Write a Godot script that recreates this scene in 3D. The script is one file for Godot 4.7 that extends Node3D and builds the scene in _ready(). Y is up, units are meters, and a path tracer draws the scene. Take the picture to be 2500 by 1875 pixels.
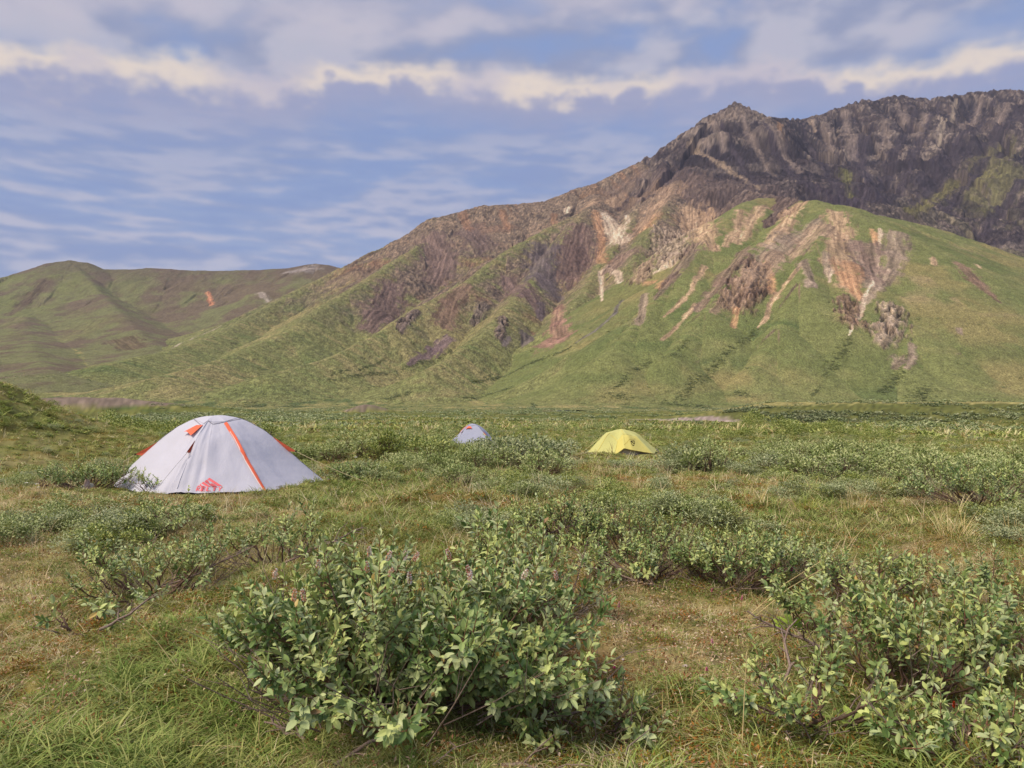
extends Node3D
# An arctic valley camp in soft evening light: three dome tents on tussock tundra with willow shrubs,
# a river terrace behind them and a ridge of rock and green slopes beyond.

const TONE := 0.92                        # from the look of a lit surface to its base colour
var rng := RandomNumberGenerator.new()
var noise_a := FastNoiseLite.new()       # smooth, for large forms
var noise_b := FastNoiseLite.new()       # fractal
var noise_c := FastNoiseLite.new()       # for ribs and gullies
var noise_d := FastNoiseLite.new()       # fine grain


func make_noise(n: FastNoiseLite, s: int, f: float, octaves: int) -> void:
	n.noise_type = FastNoiseLite.TYPE_SIMPLEX_SMOOTH
	n.seed = s
	n.frequency = f
	n.fractal_type = FastNoiseLite.FRACTAL_FBM if octaves > 1 else FastNoiseLite.FRACTAL_NONE
	n.fractal_octaves = octaves


func lin(r: float, g: float, b: float) -> Color:
	var c := Color(r / 255.0, g / 255.0, b / 255.0).srgb_to_linear()
	return Color(c.r * TONE, c.g * TONE, c.b * TONE)


# the same for a material's colour, which Godot takes as sRGB
func paint(r: float, g: float, b: float) -> Color:
	return lin(r, g, b).linear_to_srgb()


func _ready() -> void:
	rng.seed = 77
	make_noise(noise_a, 11, 1.0, 1)
	make_noise(noise_b, 23, 1.0, 4)
	make_noise(noise_c, 37, 1.0, 3)
	make_noise(noise_d, 41, 1.0, 2)
	set_camera()
	set_sky_and_sun()
	build_mountains()
	build_ground()
	set_leaves()
	build_far_bushes()
	build_camp()
	build_plants()


# the rows of a long computation, shared out over four threads
func in_threads(f: Callable, n: int) -> void:
	var all: Array[Thread] = []
	for k in 4:
		var th := Thread.new()
		th.start(every_fourth.bind(f, n, k))
		all.append(th)
	for th in all:
		th.wait_to_finish()


func every_fourth(f: Callable, n: int, from: int) -> void:
	for i in range(from, n, 4):
		f.call(i)


func set_camera() -> void:
	var cam := Camera3D.new()
	cam.name = "camera"
	cam.fov = 55.0
	cam.near = 0.05
	cam.far = 9000.0
	cam.position = Vector3(0, 1.6, 0)
	add_child(cam)
	cam.current = true


func set_sky_and_sun() -> void:
	var env := Environment.new()
	env.background_mode = Environment.BG_SKY
	var sky := Sky.new()
	var pan := PanoramaSkyMaterial.new()
	pan.panorama = ImageTexture.create_from_image(sky_image())
	sky.sky_material = pan
	env.sky = sky
	env.background_energy_multiplier = 0.41
	env.tonemap_mode = Environment.TONE_MAPPER_LINEAR
	env.tonemap_exposure = 2.45
	env.fog_enabled = true
	env.fog_mode = Environment.FOG_MODE_EXPONENTIAL
	env.fog_density = 0.00005
	env.fog_light_color = Color(0.80, 0.82, 0.92)
	env.sdfgi_enabled = true
	env.ssao_enabled = true
	env.ssil_enabled = true
	var around := WorldEnvironment.new()
	around.name = "surroundings"
	around.environment = env
	add_child(around)
	var sun := DirectionalLight3D.new()
	sun.name = "sun"
	sun.light_energy = 0.5
	sun.light_color = Color(1.0, 0.93, 0.84)
	sun.light_angular_distance = 26.0
	sun.shadow_enabled = true
	add_child(sun)
	sun.look_at_from_position(Vector3(-0.56, 0.80, 0.34) * 10.0, Vector3.ZERO)


# ---------------------------------------------------------------- sky: air and clouds only
const SKY_W := 3072
const SKY_H := 1536
var sky_rows: Array = []


func sky_image() -> Image:
	sky_rows.resize(SKY_H / 2)
	in_threads(sky_row, SKY_H / 2)
	var data := PackedByteArray()
	for r in SKY_H / 2:
		data.append_array(sky_rows[r])
	var low := PackedByteArray()
	low.resize(SKY_W * 3)
	for i in SKY_W:
		low[i * 3] = 120
		low[i * 3 + 1] = 124
		low[i * 3 + 2] = 120
	for r in SKY_H / 2:
		data.append_array(low)
	sky_rows.clear()
	return Image.create_from_data(SKY_W, SKY_H, false, Image.FORMAT_RGB8, data)


func sky_row(r: int) -> void:
	var row := PackedByteArray()
	row.resize(SKY_W * 3)
	var el := (0.5 - (r + 0.5) / SKY_H) * PI
	var deg := rad_to_deg(el)
	var step := 1 if deg < 36.0 else 2
	var i := 0
	while i < SKY_W:
		var az := ((i + 0.5) / SKY_W - 0.5) * TAU
		var c := sky_color(az, el, deg)
		for k in step:
			row[(i + k) * 3] = int(clampf(c.r, 0, 255))
			row[(i + k) * 3 + 1] = int(clampf(c.g, 0, 255))
			row[(i + k) * 3 + 2] = int(clampf(c.b, 0, 255))
		i += step
	sky_rows[r] = row


func sky_color(az: float, el: float, deg: float) -> Color:
	var ce := cos(el)
	var dir := Vector3(sin(az) * ce, sin(el), -cos(az) * ce)
	# the air: pale near the hills, deeper above
	var k := smoothstep(2.0, 19.0, deg)
	var c := Color(166, 180, 212).lerp(Color(132, 157, 207), k)
	c = c.lerp(Color(108, 141, 206), smoothstep(20.0, 40.0, deg))
	# the plane of the clouds, seen from below
	var p := Vector2(dir.x, dir.z) / (dir.y + 0.10)
	var wx := noise_a.get_noise_2d(p.x * 0.7 + 5.0, p.y * 0.7) * 0.28
	var wy := noise_a.get_noise_2d(p.x * 0.7 - 9.0, p.y * 0.7 + 3.0) * 0.28
	# broad soft sheets low down, blue grey and pale by turns
	var st := noise_b.get_noise_3d(dir.x * 2.2 + wx * 0.5, deg * 0.20 + wy * 0.6, dir.z * 2.2)
	var st2 := noise_b.get_noise_3d(dir.x * 6.5 + wx, deg * 0.60 + wy * 0.8, dir.z * 6.5 + 7.0)
	var st3 := noise_b.get_noise_3d(dir.x * 18.0 + wx * 2.0, deg * 1.5 + wy, dir.z * 18.0 + 17.0)
	var under := 1.0 - smoothstep(17.0, 22.0, deg)
	c = c.lerp(Color(146, 161, 200), smoothstep(-0.40, 0.15, st + 0.4 * st2) * 0.85 * under)
	c = c.lerp(Color(198, 197, 216), smoothstep(-0.18, 0.50, st2 + 0.55 * st3 + 0.30 * st) * 0.85 * under * (1.0 - 0.35 * smoothstep(11.0, 16.0, deg)))
	c = c.lerp(Color(126, 150, 203), smoothstep(0.05, 0.5, -st2 - 0.5 * st3) * 0.45 * under)
	c = c.lerp(Color(172, 183, 212), (1.0 - smoothstep(3.0, 10.0, deg)) * 0.50)
	# high broken deck, mauve grey with blue gaps
	var n1 := noise_b.get_noise_3d(dir.x * 3.2 + wx + 20.0, deg * 0.10 + wy, dir.z * 3.2)
	var n2 := noise_b.get_noise_3d(dir.x * 8.0 + wx, deg * 0.26 + wy, dir.z * 8.0 + 8.0)
	var deck := smoothstep(-0.50, 0.16, n1 + 0.45 * n2 + 0.16) * smoothstep(18.5, 23.5, deg + n1 * 4.0)
	var lit := smoothstep(-0.30, 0.45, n2 + 0.6 * n1)
	c = c.lerp(Color(147, 155, 186).lerp(Color(198, 194, 207), lit), deck * 0.92)
	# the long bank that catches the warm light
	var mid := 21.0 + 1.1 * cos(az * 4.0) + 0.5 * noise_a.get_noise_2d(sin(az) * 3.0, cos(az) * 3.0)
	var lump := noise_b.get_noise_3d(dir.x * 6.0 + wx, deg * 0.16, dir.z * 6.0 + wy)
	var lump2 := noise_b.get_noise_3d(dir.x * 26.0, deg * 0.55, dir.z * 26.0)
	var off := deg - mid + lump * 0.9 + lump2 * 0.62 + 0.3 * st3
	var thick := 0.80 + 0.6 * noise_a.get_noise_2d(sin(az) * 3.3 + 4.0, cos(az) * 3.3)
	var top_edge := 1.0 - smoothstep(thick * 0.1, thick * 0.8 + 0.95, off)
	var foot := smoothstep(-thick * 1.6 - 3.4, -thick * 0.1, off)
	var warm := smoothstep(-0.60, 0.15, noise_a.get_noise_2d(sin(az) * 4.6 + 14.0, cos(az) * 4.6) + lump * 0.5)
	var glow := smoothstep(-thick * 1.3 - 0.4, thick * 0.2, off + lump2 * 0.6)
	var bc := Color(164, 165, 196).lerp(Color(212, 200, 208).lerp(Color(252, 230, 208), warm), glow)
	c = c.lerp(bc, top_edge * foot * 0.92)
	# a second, softer bank above it
	var mid2 := 25.6 - 1.6 * sin((az + 0.20) * 3.0)
	var off2 := deg - mid2 + lump * 1.8 + n2 * 1.2
	var b2 := smoothstep(-2.0, 0.0, off2) * (1.0 - smoothstep(0.2, 1.4, off2))
	c = c.lerp(Color(210, 200, 210), b2 * 0.6 * smoothstep(-0.2, 0.3, n1 + 0.2))
	c = c.lerp(Color(168, 179, 203), 0.18)
	return c


# ---------------------------------------------------------------- mountains
var ridges: Array = []


func ridge(group: String, slope: float, pts: Array) -> void:
	var p := PackedVector3Array(pts)
	var t := PackedFloat32Array()
	var at := 0.0
	var box := Rect2(p[0].x, p[0].z, 0, 0)
	var top := p[0].y
	for i in p.size():
		if i:
			at += Vector2(p[i].x - p[i - 1].x, p[i].z - p[i - 1].z).length()
		t.append(at)
		box = box.expand(Vector2(p[i].x, p[i].z))
		top = maxf(top, p[i].y)
	ridges.append({"group": group, "slope": slope, "p": p, "t": t, "box": box, "top": top, "id": ridges.size()})


func set_ridges() -> void:
	ridge("dark_mountain", 0.80, [Vector3(375, 658.0, -2180), Vector3(496, 741.2, -2230), Vector3(595, 821.1, -2280), Vector3(663, 858.4, -2295), Vector3(690, 882.0, -2300), Vector3(703, 880.1, -2305), Vector3(731, 856.9, -2315), Vector3(753, 841.7, -2330), Vector3(867, 866.9, -2400), Vector3(966, 882.2, -2450), Vector3(1033, 906.8, -2480), Vector3(1125, 944.7, -2500), Vector3(1190, 970.4, -2520), Vector3(1270, 985.1, -2540), Vector3(1344, 1007.1, -2560), Vector3(1414, 995.3, -2570), Vector3(1505, 1003.5, -2580), Vector3(1642, 1021.0, -2570), Vector3(1678, 1021.3, -2560), Vector3(1757, 1006.6, -2530), Vector3(1875, 1004.4, -2500), Vector3(2108, 892.2, -2300)])
	ridge("main_mountain", 0.66, [Vector3(-443, 299.3, -1900), Vector3(-359, 352.2, -1930), Vector3(-271, 399.2, -1950), Vector3(-210, 451.6, -1990), Vector3(-189, 458.3, -2000), Vector3(-80, 499.3, -2050), Vector3(0, 510.0, -2080), Vector3(93, 523.1, -2100), Vector3(177, 561.0, -2120), Vector3(238, 584.2, -2140), Vector3(375, 658.0, -2180)])
	ridge("main_mountain", 0.50, [Vector3(-443, 299.3, -1900), Vector3(-513, 204.1, -1680), Vector3(-548, 114.4, -1430), Vector3(-549, 60.6, -1220), Vector3(-544, 19.0, -980)])
	ridge("main_mountain", 0.60, [Vector3(-196, 428.4, -1960), Vector3(-220, 356.3, -1840), Vector3(-264, 272.2, -1640), Vector3(-311, 178.2, -1400), Vector3(-354, 89.9, -1160), Vector3(-380, 38.4, -990), Vector3(-397, 4.9, -840)])
	ridge("main_mountain", 0.66, [Vector3(228, 533.5, -2050), Vector3(201, 456.5, -1900), Vector3(90, 372.8, -1740), Vector3(-11, 279.7, -1540), Vector3(-86, 186.8, -1350), Vector3(-149, 130.7, -1210), Vector3(-188, 84.6, -1090), Vector3(-238, 37.0, -950), Vector3(-283, 7.3, -850)])
	ridge("main_mountain", 0.70, [Vector3(228, 485.9, -1950), Vector3(157, 404.1, -1780), Vector3(65, 244.2, -1470), Vector3(0, 134.0, -1210), Vector3(-46, 65.7, -1030), Vector3(-103, 19.7, -880)])
	ridge("main_mountain", 0.70, [Vector3(414, 601.6, -2130), Vector3(327, 462.9, -1900), Vector3(264, 357.7, -1700), Vector3(176, 239.2, -1440), Vector3(115, 148.7, -1220), Vector3(59, 82.3, -1060)])
	ridge("dark_mountain", 0.62, [Vector3(538, 692.2, -2200), Vector3(578, 587.5, -2040), Vector3(569, 486.6, -1830), Vector3(551, 409.6, -1600), Vector3(515, 326.9, -1310)])
	ridge("main_mountain", 0.64, [Vector3(538, 692.2, -2200), Vector3(444, 553.8, -2000), Vector3(401, 473.4, -1850), Vector3(319, 372.4, -1640), Vector3(246, 269.3, -1430), Vector3(182, 167.6, -1210), Vector3(126, 91.4, -1030), Vector3(62, 28.8, -860)])
	ridge("green_hill", 0.60, [Vector3(517, 382.4, -1500), Vector3(437, 342.0, -1380), Vector3(323, 248.7, -1180), Vector3(230, 157.0, -1010), Vector3(158, 84.2, -890), Vector3(107, 35.8, -800)])
	ridge("green_hill", 0.60, [Vector3(515, 326.9, -1310), Vector3(518, 315.2, -1260), Vector3(544, 302.6, -1240), Vector3(576, 300.2, -1250), Vector3(625, 291.1, -1265), Vector3(711, 276.8, -1280), Vector3(788, 257.4, -1290), Vector3(903, 223.3, -1300), Vector3(1145, 154.6, -1330)])
	ridge("green_hill", 0.66, [Vector3(544, 302.6, -1240), Vector3(436, 205.9, -1060), Vector3(362, 129.2, -930), Vector3(300, 64.8, -830), Vector3(249, 21.4, -760)])
	ridge("green_hill", 0.66, [Vector3(511, 313.1, -1260), Vector3(363, 211.7, -1090), Vector3(300, 161.0, -1000), Vector3(230, 88.1, -880), Vector3(171, 35.4, -790)])
	ridge("green_hill", 0.60, [Vector3(593, 297.2, -1255), Vector3(548, 188.3, -1060), Vector3(507, 126.7, -950), Vector3(456, 71.0, -850), Vector3(406, 26.0, -770)])
	ridge("green_hill", 0.56, [Vector3(788, 257.4, -1290), Vector3(702, 149.8, -1080), Vector3(607, 70.9, -910), Vector3(522, 17.8, -790)])
	ridge("dark_mountain", 0.72, [Vector3(1725, 815.5, -2300), Vector3(1364, 616.4, -2080), Vector3(1158, 502.3, -1930), Vector3(989, 404.1, -1780), Vector3(853, 328.9, -1650)])
	ridge("dark_mountain", 0.72, [Vector3(1692, 651.4, -2100), Vector3(1397, 499.7, -1920), Vector3(1173, 370.2, -1760)])
	ridge("dark_mountain", 0.85, [Vector3(1341, 1002.3, -2555), Vector3(1247, 824.4, -2440), Vector3(1152, 696.7, -2330), Vector3(1078, 580.2, -2230)])
	ridge("dark_mountain", 0.85, [Vector3(966, 880.2, -2448), Vector3(956, 738.7, -2340), Vector3(894, 626.9, -2220), Vector3(836, 539.8, -2120)])
	ridge("left_hill", 0.46, [Vector3(-2044, 253.3, -2300), Vector3(-1828, 298.0, -2350), Vector3(-1667, 330.9, -2400), Vector3(-1580, 360.3, -2400), Vector3(-1500, 393.3, -2390), Vector3(-1461, 398.6, -2390), Vector3(-1431, 402.6, -2390), Vector3(-1407, 398.6, -2390), Vector3(-1374, 394.6, -2390), Vector3(-1333, 374.9, -2400), Vector3(-1237, 376.7, -2420), Vector3(-1202, 383.7, -2430), Vector3(-1120, 379.6, -2430), Vector3(-1057, 377.1, -2440), Vector3(-939, 378.6, -2450), Vector3(-827, 379.8, -2440), Vector3(-743, 382.3, -2430), Vector3(-680, 386.9, -2400), Vector3(-637, 392.0, -2390), Vector3(-595, 386.4, -2380), Vector3(-524, 364.8, -2360), Vector3(-414, 321.3, -2330)])
	ridge("left_hill", 0.42, [Vector3(-1431, 401.3, -2390), Vector3(-1156, 258.1, -2080), Vector3(-878, 140.4, -1700), Vector3(-684, 69.3, -1400), Vector3(-557, 32.4, -1180)])
	ridge("left_hill", 0.42, [Vector3(-1587, 354.9, -2400), Vector3(-1276, 191.4, -1930), Vector3(-983, 82.4, -1500), Vector3(-741, 25.2, -1150), Vector3(-565, 2.6, -900)])
	ridge("left_hill", 0.42, [Vector3(-1877, 289.0, -2330), Vector3(-1400, 138.6, -1800), Vector3(-968, 42.8, -1300), Vector3(-728, 11.0, -1000)])
	ridge("left_hill", 0.50, [Vector3(-939, 377.3, -2450), Vector3(-892, 248.5, -2200), Vector3(-834, 155.4, -1950)])
	ridge("left_hill", 0.52, [Vector3(-644, 389.3, -2390), Vector3(-678, 270.5, -2180), Vector3(-700, 192.7, -2000)])
	pass


func valley_floor(r: float) -> float:
	# height of the valley floor by distance: the river flat, then the side valley rising away
	var d := [0.0, 300.0, 450.0, 600.0, 800.0, 1000.0, 1400.0, 2000.0, 3200.0]
	var h := [-10.0, -11.5, -15.1, -19.0, -19.0, -6.0, 36.0, 120.0, 300.0]
	for i in d.size() - 1:
		if r <= d[i + 1]:
			var u: float = (r - d[i]) / (d[i + 1] - d[i])
			return lerpf(h[i], h[i + 1], u)
	return h[-1]


# [height, group index, along the ridge, away from the ridge, rib]
const GROUPS := ["valley_slope", "main_mountain", "green_hill", "dark_mountain", "left_hill"]
var rib_height := {"main_mountain": 11.0, "green_hill": 7.0, "dark_mountain": 46.0, "left_hill": 9.0}


func mountain_at(x: float, z: float, r: float, first := 0) -> PackedFloat32Array:
	var best := -1e9
	var g := 0
	var win := 0
	var bt := 0.0
	var bd := 0.0
	var brib := 0.0
	var wob := noise_a.get_noise_2d(x * 0.006, z * 0.006)
	for nth in range(-1, ridges.size()):
		if nth == first:
			continue
		var rd: Dictionary = ridges[first if nth < 0 else nth]
		var box: Rect2 = rd.box
		var ox := maxf(maxf(box.position.x - x, x - box.end.x), 0.0)
		var oz := maxf(maxf(box.position.y - z, z - box.end.y), 0.0)
		var s: float = rd.slope
		if float(rd.top) - s * (sqrt(ox * ox + oz * oz) - 10.0) + 30.0 < best:
			continue
		var p: PackedVector3Array = rd.p
		var tt: PackedFloat32Array = rd.t
		var rb := -1e9
		var rt := 0.0
		var rdist := 0.0
		for i in p.size() - 1:
			var a := p[i]
			var b := p[i + 1]
			var ex := b.x - a.x
			var ez := b.z - a.z
			var u := clampf(((x - a.x) * ex + (z - a.z) * ez) / (ex * ex + ez * ez), 0.0, 1.0)
			var qx := x - a.x - ex * u
			var qz := z - a.z - ez * u
			var dist := sqrt(qx * qx + qz * qz)
			var h := a.y + (b.y - a.y) * u - s * dist
			if h > rb:
				rb = h
				rdist = dist
				rt = tt[i] + (tt[i + 1] - tt[i]) * u
		# rounded crest, slightly hollow lower down
		var c := 3.0 if rd.group == "dark_mountain" else 9.0
		rb += s * rdist - s * (sqrt(rdist * rdist + c * c) - c)
		var amp: float = rib_height[rd.group]
		var rib := 1.0 - 2.4 * absf(noise_c.get_noise_3d((rt + wob * 30.0) * 0.0072, rdist * 0.0022, rd.id * 7.3))
		rb += amp * (rib - 0.6) * (1.0 - exp(-rdist / 70.0)) * (0.18 + 0.82 * smoothstep(90.0, 330.0, rb))
		if rb > best:
			best = rb
			win = rd.id
			g = GROUPS.find(rd.group)
			bt = rt + rd.id * 5000.0
			bd = rdist
			brib = rib
	var fl := valley_floor(r)
	var k := 46.0 + 60.0 * smoothstep(0.0, -300.0, x)
	var e := clampf(0.5 + 0.5 * (best - fl) / k, 0.0, 1.0)
	var hh := lerpf(fl, best, e) + k * e * (1.0 - e) * 0.5
	if e < 0.35:
		g = 0
	var up := smoothstep(0.0, 1.0, e) * (0.30 + 0.70 * smoothstep(60.0, 260.0, hh))
	if g == 4 or g == 1 and bd < 40.0:
		up *= 0.6
	if g == 3:
		up *= 0.35 + 0.65 * smoothstep(0.0, 70.0, bd)
	var rough := noise_b.get_noise_2d(x * 0.011, z * 0.011) * 9.0 + noise_b.get_noise_2d(x * 0.05, z * 0.05) * 3.4
	if g == 3:
		hh += (1.0 - smoothstep(0.0, 80.0, bd)) * (6.0 - 26.0 * absf(noise_b.get_noise_2d(x * 0.016 + 9.0, z * 0.016)))
	var crag := absf(noise_b.get_noise_2d(x * 0.032 + 50.0, z * 0.032)) * 14.0
	var rocky := 1.0 if g == 3 else (0.55 if g == 1 else 0.10)
	crag += absf(noise_b.get_noise_2d(x * 0.10, z * 0.10 + 70.0)) * 6.5
	hh += up * (rough * (0.35 + 0.5 * rocky) - crag * rocky)
	if g == 0 or e < 1.0:
		hh += (1.0 - up) * noise_b.get_noise_2d(x * 0.012, z * 0.012) * 2.0
	return PackedFloat32Array([hh, g, bt, bd, brib, e, win])


const M_COLS := 1180
const M_ROWS := 760
const M_HALF := 0.72
const M_NEAR := 455.0
const M_FAR := 3300.0
var m_cell: Array = []                    # per column: 6 numbers per row
var m_paint: Array = []                   # per column: colours


func m_radius(j: int) -> float:
	return M_NEAR * pow(M_FAR / M_NEAR, float(j) / (M_ROWS - 1))


func m_angle(i: int) -> float:
	return -M_HALF + 2.0 * M_HALF * i / (M_COLS - 1)


func m_column(i: int) -> void:
	var out := PackedFloat32Array()
	var a := m_angle(i)
	var first := 0
	for j in M_ROWS:
		var r := m_radius(j)
		var got := mountain_at(r * sin(a), -r * cos(a), r, first)
		first = int(got[6])
		out.append_array(got.slice(0, 6))
	m_cell[i] = out


func m_height(i: int, j: int) -> float:
	return m_cell[clampi(i, 0, M_COLS - 1)][clampi(j, 0, M_ROWS - 1) * 6]


func m_look(i: int) -> void:
	var out := PackedColorArray()
	out.resize(M_ROWS)
	var a := m_angle(i)
	var cell: PackedFloat32Array = m_cell[i]
	for j in M_ROWS:
		var r := m_radius(j)
		var x := r * sin(a)
		var z := -r * cos(a)
		var h := cell[j * 6]
		var g := int(cell[j * 6 + 1])
		var t := cell[j * 6 + 2]
		var dist := cell[j * 6 + 3]
		var rib := cell[j * 6 + 4]
		var dh1 := (m_height(i + 1, j) - m_height(i - 1, j)) / (r * 4.0 * M_HALF / (M_COLS - 1))
		var dh2 := (m_height(i, j + 1) - m_height(i, j - 1)) / (m_radius(mini(j + 1, M_ROWS - 1)) - m_radius(maxi(j - 1, 0)))
		var steep := sqrt(dh1 * dh1 + dh2 * dh2)
		out[j] = slope_color(x, z, h, g, t, dist, rib, steep, cell[j * 6 + 5])
	m_paint[i] = out


func slope_color(x: float, z: float, h: float, g: int, t: float, dist: float, rib: float, steep: float, e: float) -> Color:
	var n1 := noise_b.get_noise_2d(x * 0.004, z * 0.004)
	var n2 := noise_b.get_noise_2d(x * 0.02 + 9.0, z * 0.02)
	var n3 := noise_d.get_noise_2d(x * 0.13, z * 0.13)
	var streak := 1.8 * noise_c.get_noise_2d(t * 0.045, dist * 0.005)
	var fine := 1.8 * noise_c.get_noise_2d(t * 0.12 + 31.0, dist * 0.012)
	var streak2 := 1.5 * noise_c.get_noise_2d(t * 0.016 + 77.0, dist * 0.003)
	var grain := 1.6 * noise_d.get_noise_2d(x * 0.09, z * 0.09)
	var green := Color(128, 131, 84).lerp(Color(144, 136, 94), smoothstep(-0.3, 0.5, n2 * 0.6 + n1 + fine * 0.2)).lerp(Color(106, 118, 72), smoothstep(0.1, 0.7, streak + grain * 0.3) * 0.45)
	var c := green
	if g == 3:
		c = Color(84, 76, 76).lerp(Color(54, 51, 58), smoothstep(0.75, -0.25, rib * 1.2 + streak * 0.6))
		c = c.lerp(Color(150, 136, 122), smoothstep(0.35, 1.0, fine * 0.7 + grain * 0.5 + rib * 0.6) * 0.7)
		c = c.lerp(Color(56, 51, 54), smoothstep(0.2, 0.8, -fine * 0.7 - grain * 0.5) * 0.7)
		c = c.lerp(Color(104, 90, 84), smoothstep(0.1, 0.5, n1 + n2 * 0.4) * 0.4)
		var gully := 1.0 - smoothstep(0.0, 0.16, absf(noise_c.get_noise_2d(t * 0.022 + 9.0, dist * 0.0035)))
		var ledge := 1.0 - smoothstep(0.0, 0.07, absf(noise_b.get_noise_2d(x * 0.008 + 40.0, h * 0.020)))
		c = c.lerp(Color(50, 46, 52), gully * 0.6)
		c = c.lerp(Color(146, 134, 122), 0.5 * (1.0 - smoothstep(0.0, 0.07, absf(noise_c.get_noise_2d(t * 0.05 + 60.0, dist * 0.004)))))
		c = c.lerp(Color(160, 146, 130), ledge * 0.45 * smoothstep(-0.1, 0.3, fine))
		c = c.lerp(Color(44, 41, 44), fissure(x, z, 0.02) * 0.45)
		var v := smoothstep(620.0, 330.0, h + n2 * 120.0) * smoothstep(-0.3, 0.3, streak2 + n2 * 0.6) * smoothstep(700.0, 1300.0, x)
		c = c.lerp(Color(108, 106, 74), v * 0.6)
		var warm := smoothstep(640.0, 470.0, h + n2 * 60.0) * smoothstep(700.0, 420.0, x)
		c = c.lerp(Color(128, 108, 96), warm * 0.55)
	elif g == 1:
		var rock := Color(134, 118, 101).lerp(Color(112, 101, 90), smoothstep(-0.1, 0.6, streak2 + fine * 0.4))
		rock = rock.lerp(Color(160, 136, 114), smoothstep(0.15, 0.8, fine * 0.7 + grain * 0.6) * 0.75)
		rock = rock.lerp(Color(78, 70, 66), smoothstep(0.25, 0.9, -fine * 0.7 - grain * 0.5) * 0.6)
		rock = rock.lerp(Color(158, 116, 86), smoothstep(0.3, 0.8, streak2 + streak * 0.3) * 0.5)
		rock = rock.lerp(Color(74, 66, 62), fissure(x, z, 0.022) * 0.5 + 0.4 * fissure(x + 90.0, z, 0.06))
		rock = rock.lerp(Color(172, 152, 130), 0.45 * (1.0 - smoothstep(0.0, 0.07, absf(noise_b.get_noise_2d(x * 0.010, h * 0.026)))))
		var low := smoothstep(lerpf(190.0, 300.0, smoothstep(-150.0, -450.0, x)), lerpf(40.0, 90.0, smoothstep(-150.0, -450.0, x)), h - n2 * 70.0 - n1 * 60.0 + streak * 26.0)
		var crest := smoothstep(48.0, 6.0, dist + n2 * 30.0) * smoothstep(480.0, 330.0, h)
		var v := maxf(low, crest * 0.85)
		v = maxf(v, smoothstep(0.15, 0.6, streak2 * 0.6 + n2 * 0.7 + fine * 0.2) * smoothstep(470.0, 240.0, h) * 0.75)
		v *= 1.0 - 0.6 * smoothstep(0.75, 1.15, steep + n3 * 0.3) * smoothstep(90.0, 200.0, h)
		c = rock.lerp(green, clampf(v, 0.0, 1.0))
	elif g == 2:
		c = green.lerp(Color(120, 128, 78), 0.45)
		c = c.lerp(Color(146, 134, 90), smoothstep(0.1, 0.5, n1 + 0.4 * n2 + fine * 0.15) * 0.6)
		c = c.lerp(Color(92, 106, 62), 0.35 * (1.0 - smoothstep(0.0, 0.14, absf(noise_c.get_noise_2d(t * 0.03, dist * 0.003)))))
		c = c.lerp(Color(132, 114, 98), smoothstep(0.85, 1.2, steep + n3 * 0.25) * 0.8)
	elif g == 4:
		streak2 = noise_b.get_noise_2d(x * 0.006 + 3.0, z * 0.003)
		fine = 1.6 * noise_b.get_noise_2d(x * 0.03 + 3.0, z * 0.012)
		c = Color(116, 104, 86).lerp(Color(120, 122, 84), smoothstep(-0.20, 0.45, n1 + n2 * 0.5 + streak2 * 0.8 + smoothstep(250.0, 40.0, h) * 0.20))
		c = c.lerp(Color(122, 130, 80), smoothstep(-900.0, -1500.0, x + n1 * 500.0) * smoothstep(0.0, 0.4, streak2 + 0.3) * 0.8)
		c = c.lerp(Color(104, 92, 82), smoothstep(290.0, 390.0, h + n2 * 60.0) * 0.6)
		c = c.lerp(Color(92, 84, 66), smoothstep(0.3, 0.9, fine + grain * 0.3) * 0.4)
	else:
		c = Color(130, 132, 84).lerp(Color(150, 142, 96), smoothstep(-0.2, 0.4, n2 + n1 * 0.5)).lerp(Color(94, 107, 68), smoothstep(0.05, 0.5, noise_b.get_noise_2d(x * 0.03, z * 0.012)))
	var speck := fposmod(sin(x * 12.9898 + z * 78.233) * 43758.5453, 1.0) - 0.5
	if g != 3 and g != 4:
		var grown := smoothstep(260.0, 120.0, h) * (1.0 - smoothstep(0.0, 0.10, absf(noise_c.get_noise_2d(t * 0.016 + 3.0, dist * 0.0016))))
		c = c.lerp(Color(86, 102, 62), grown * 0.55 * smoothstep(-0.3, 0.2, n2))
		var bare := smoothstep(40.0, 120.0, h) * smoothstep(330.0, 200.0, h) * (1.0 - smoothstep(0.0, 0.06, absf(noise_c.get_noise_2d(t * 0.02 + 83.0, dist * 0.0018))))
		c = c.lerp(Color(164, 144, 114), bare * 0.5 * smoothstep(-0.1, 0.25, n2 + n1))
	var f := 1.0 + (0.14 if g == 3 or g == 1 else 0.07) * grain + 0.07 * n2 + 0.08 * n3 + speck * (0.26 if g == 3 or g == 1 else 0.10)
	return Color(c.r * f, c.g * f, c.b * f)


# thin cracks: 1 in the crack, 0 beside it
func fissure(x: float, z: float, often: float) -> float:
	return 1.0 - smoothstep(0.0, 0.11, absf(noise_b.get_noise_2d(x * often, z * often * 0.7)))


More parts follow.
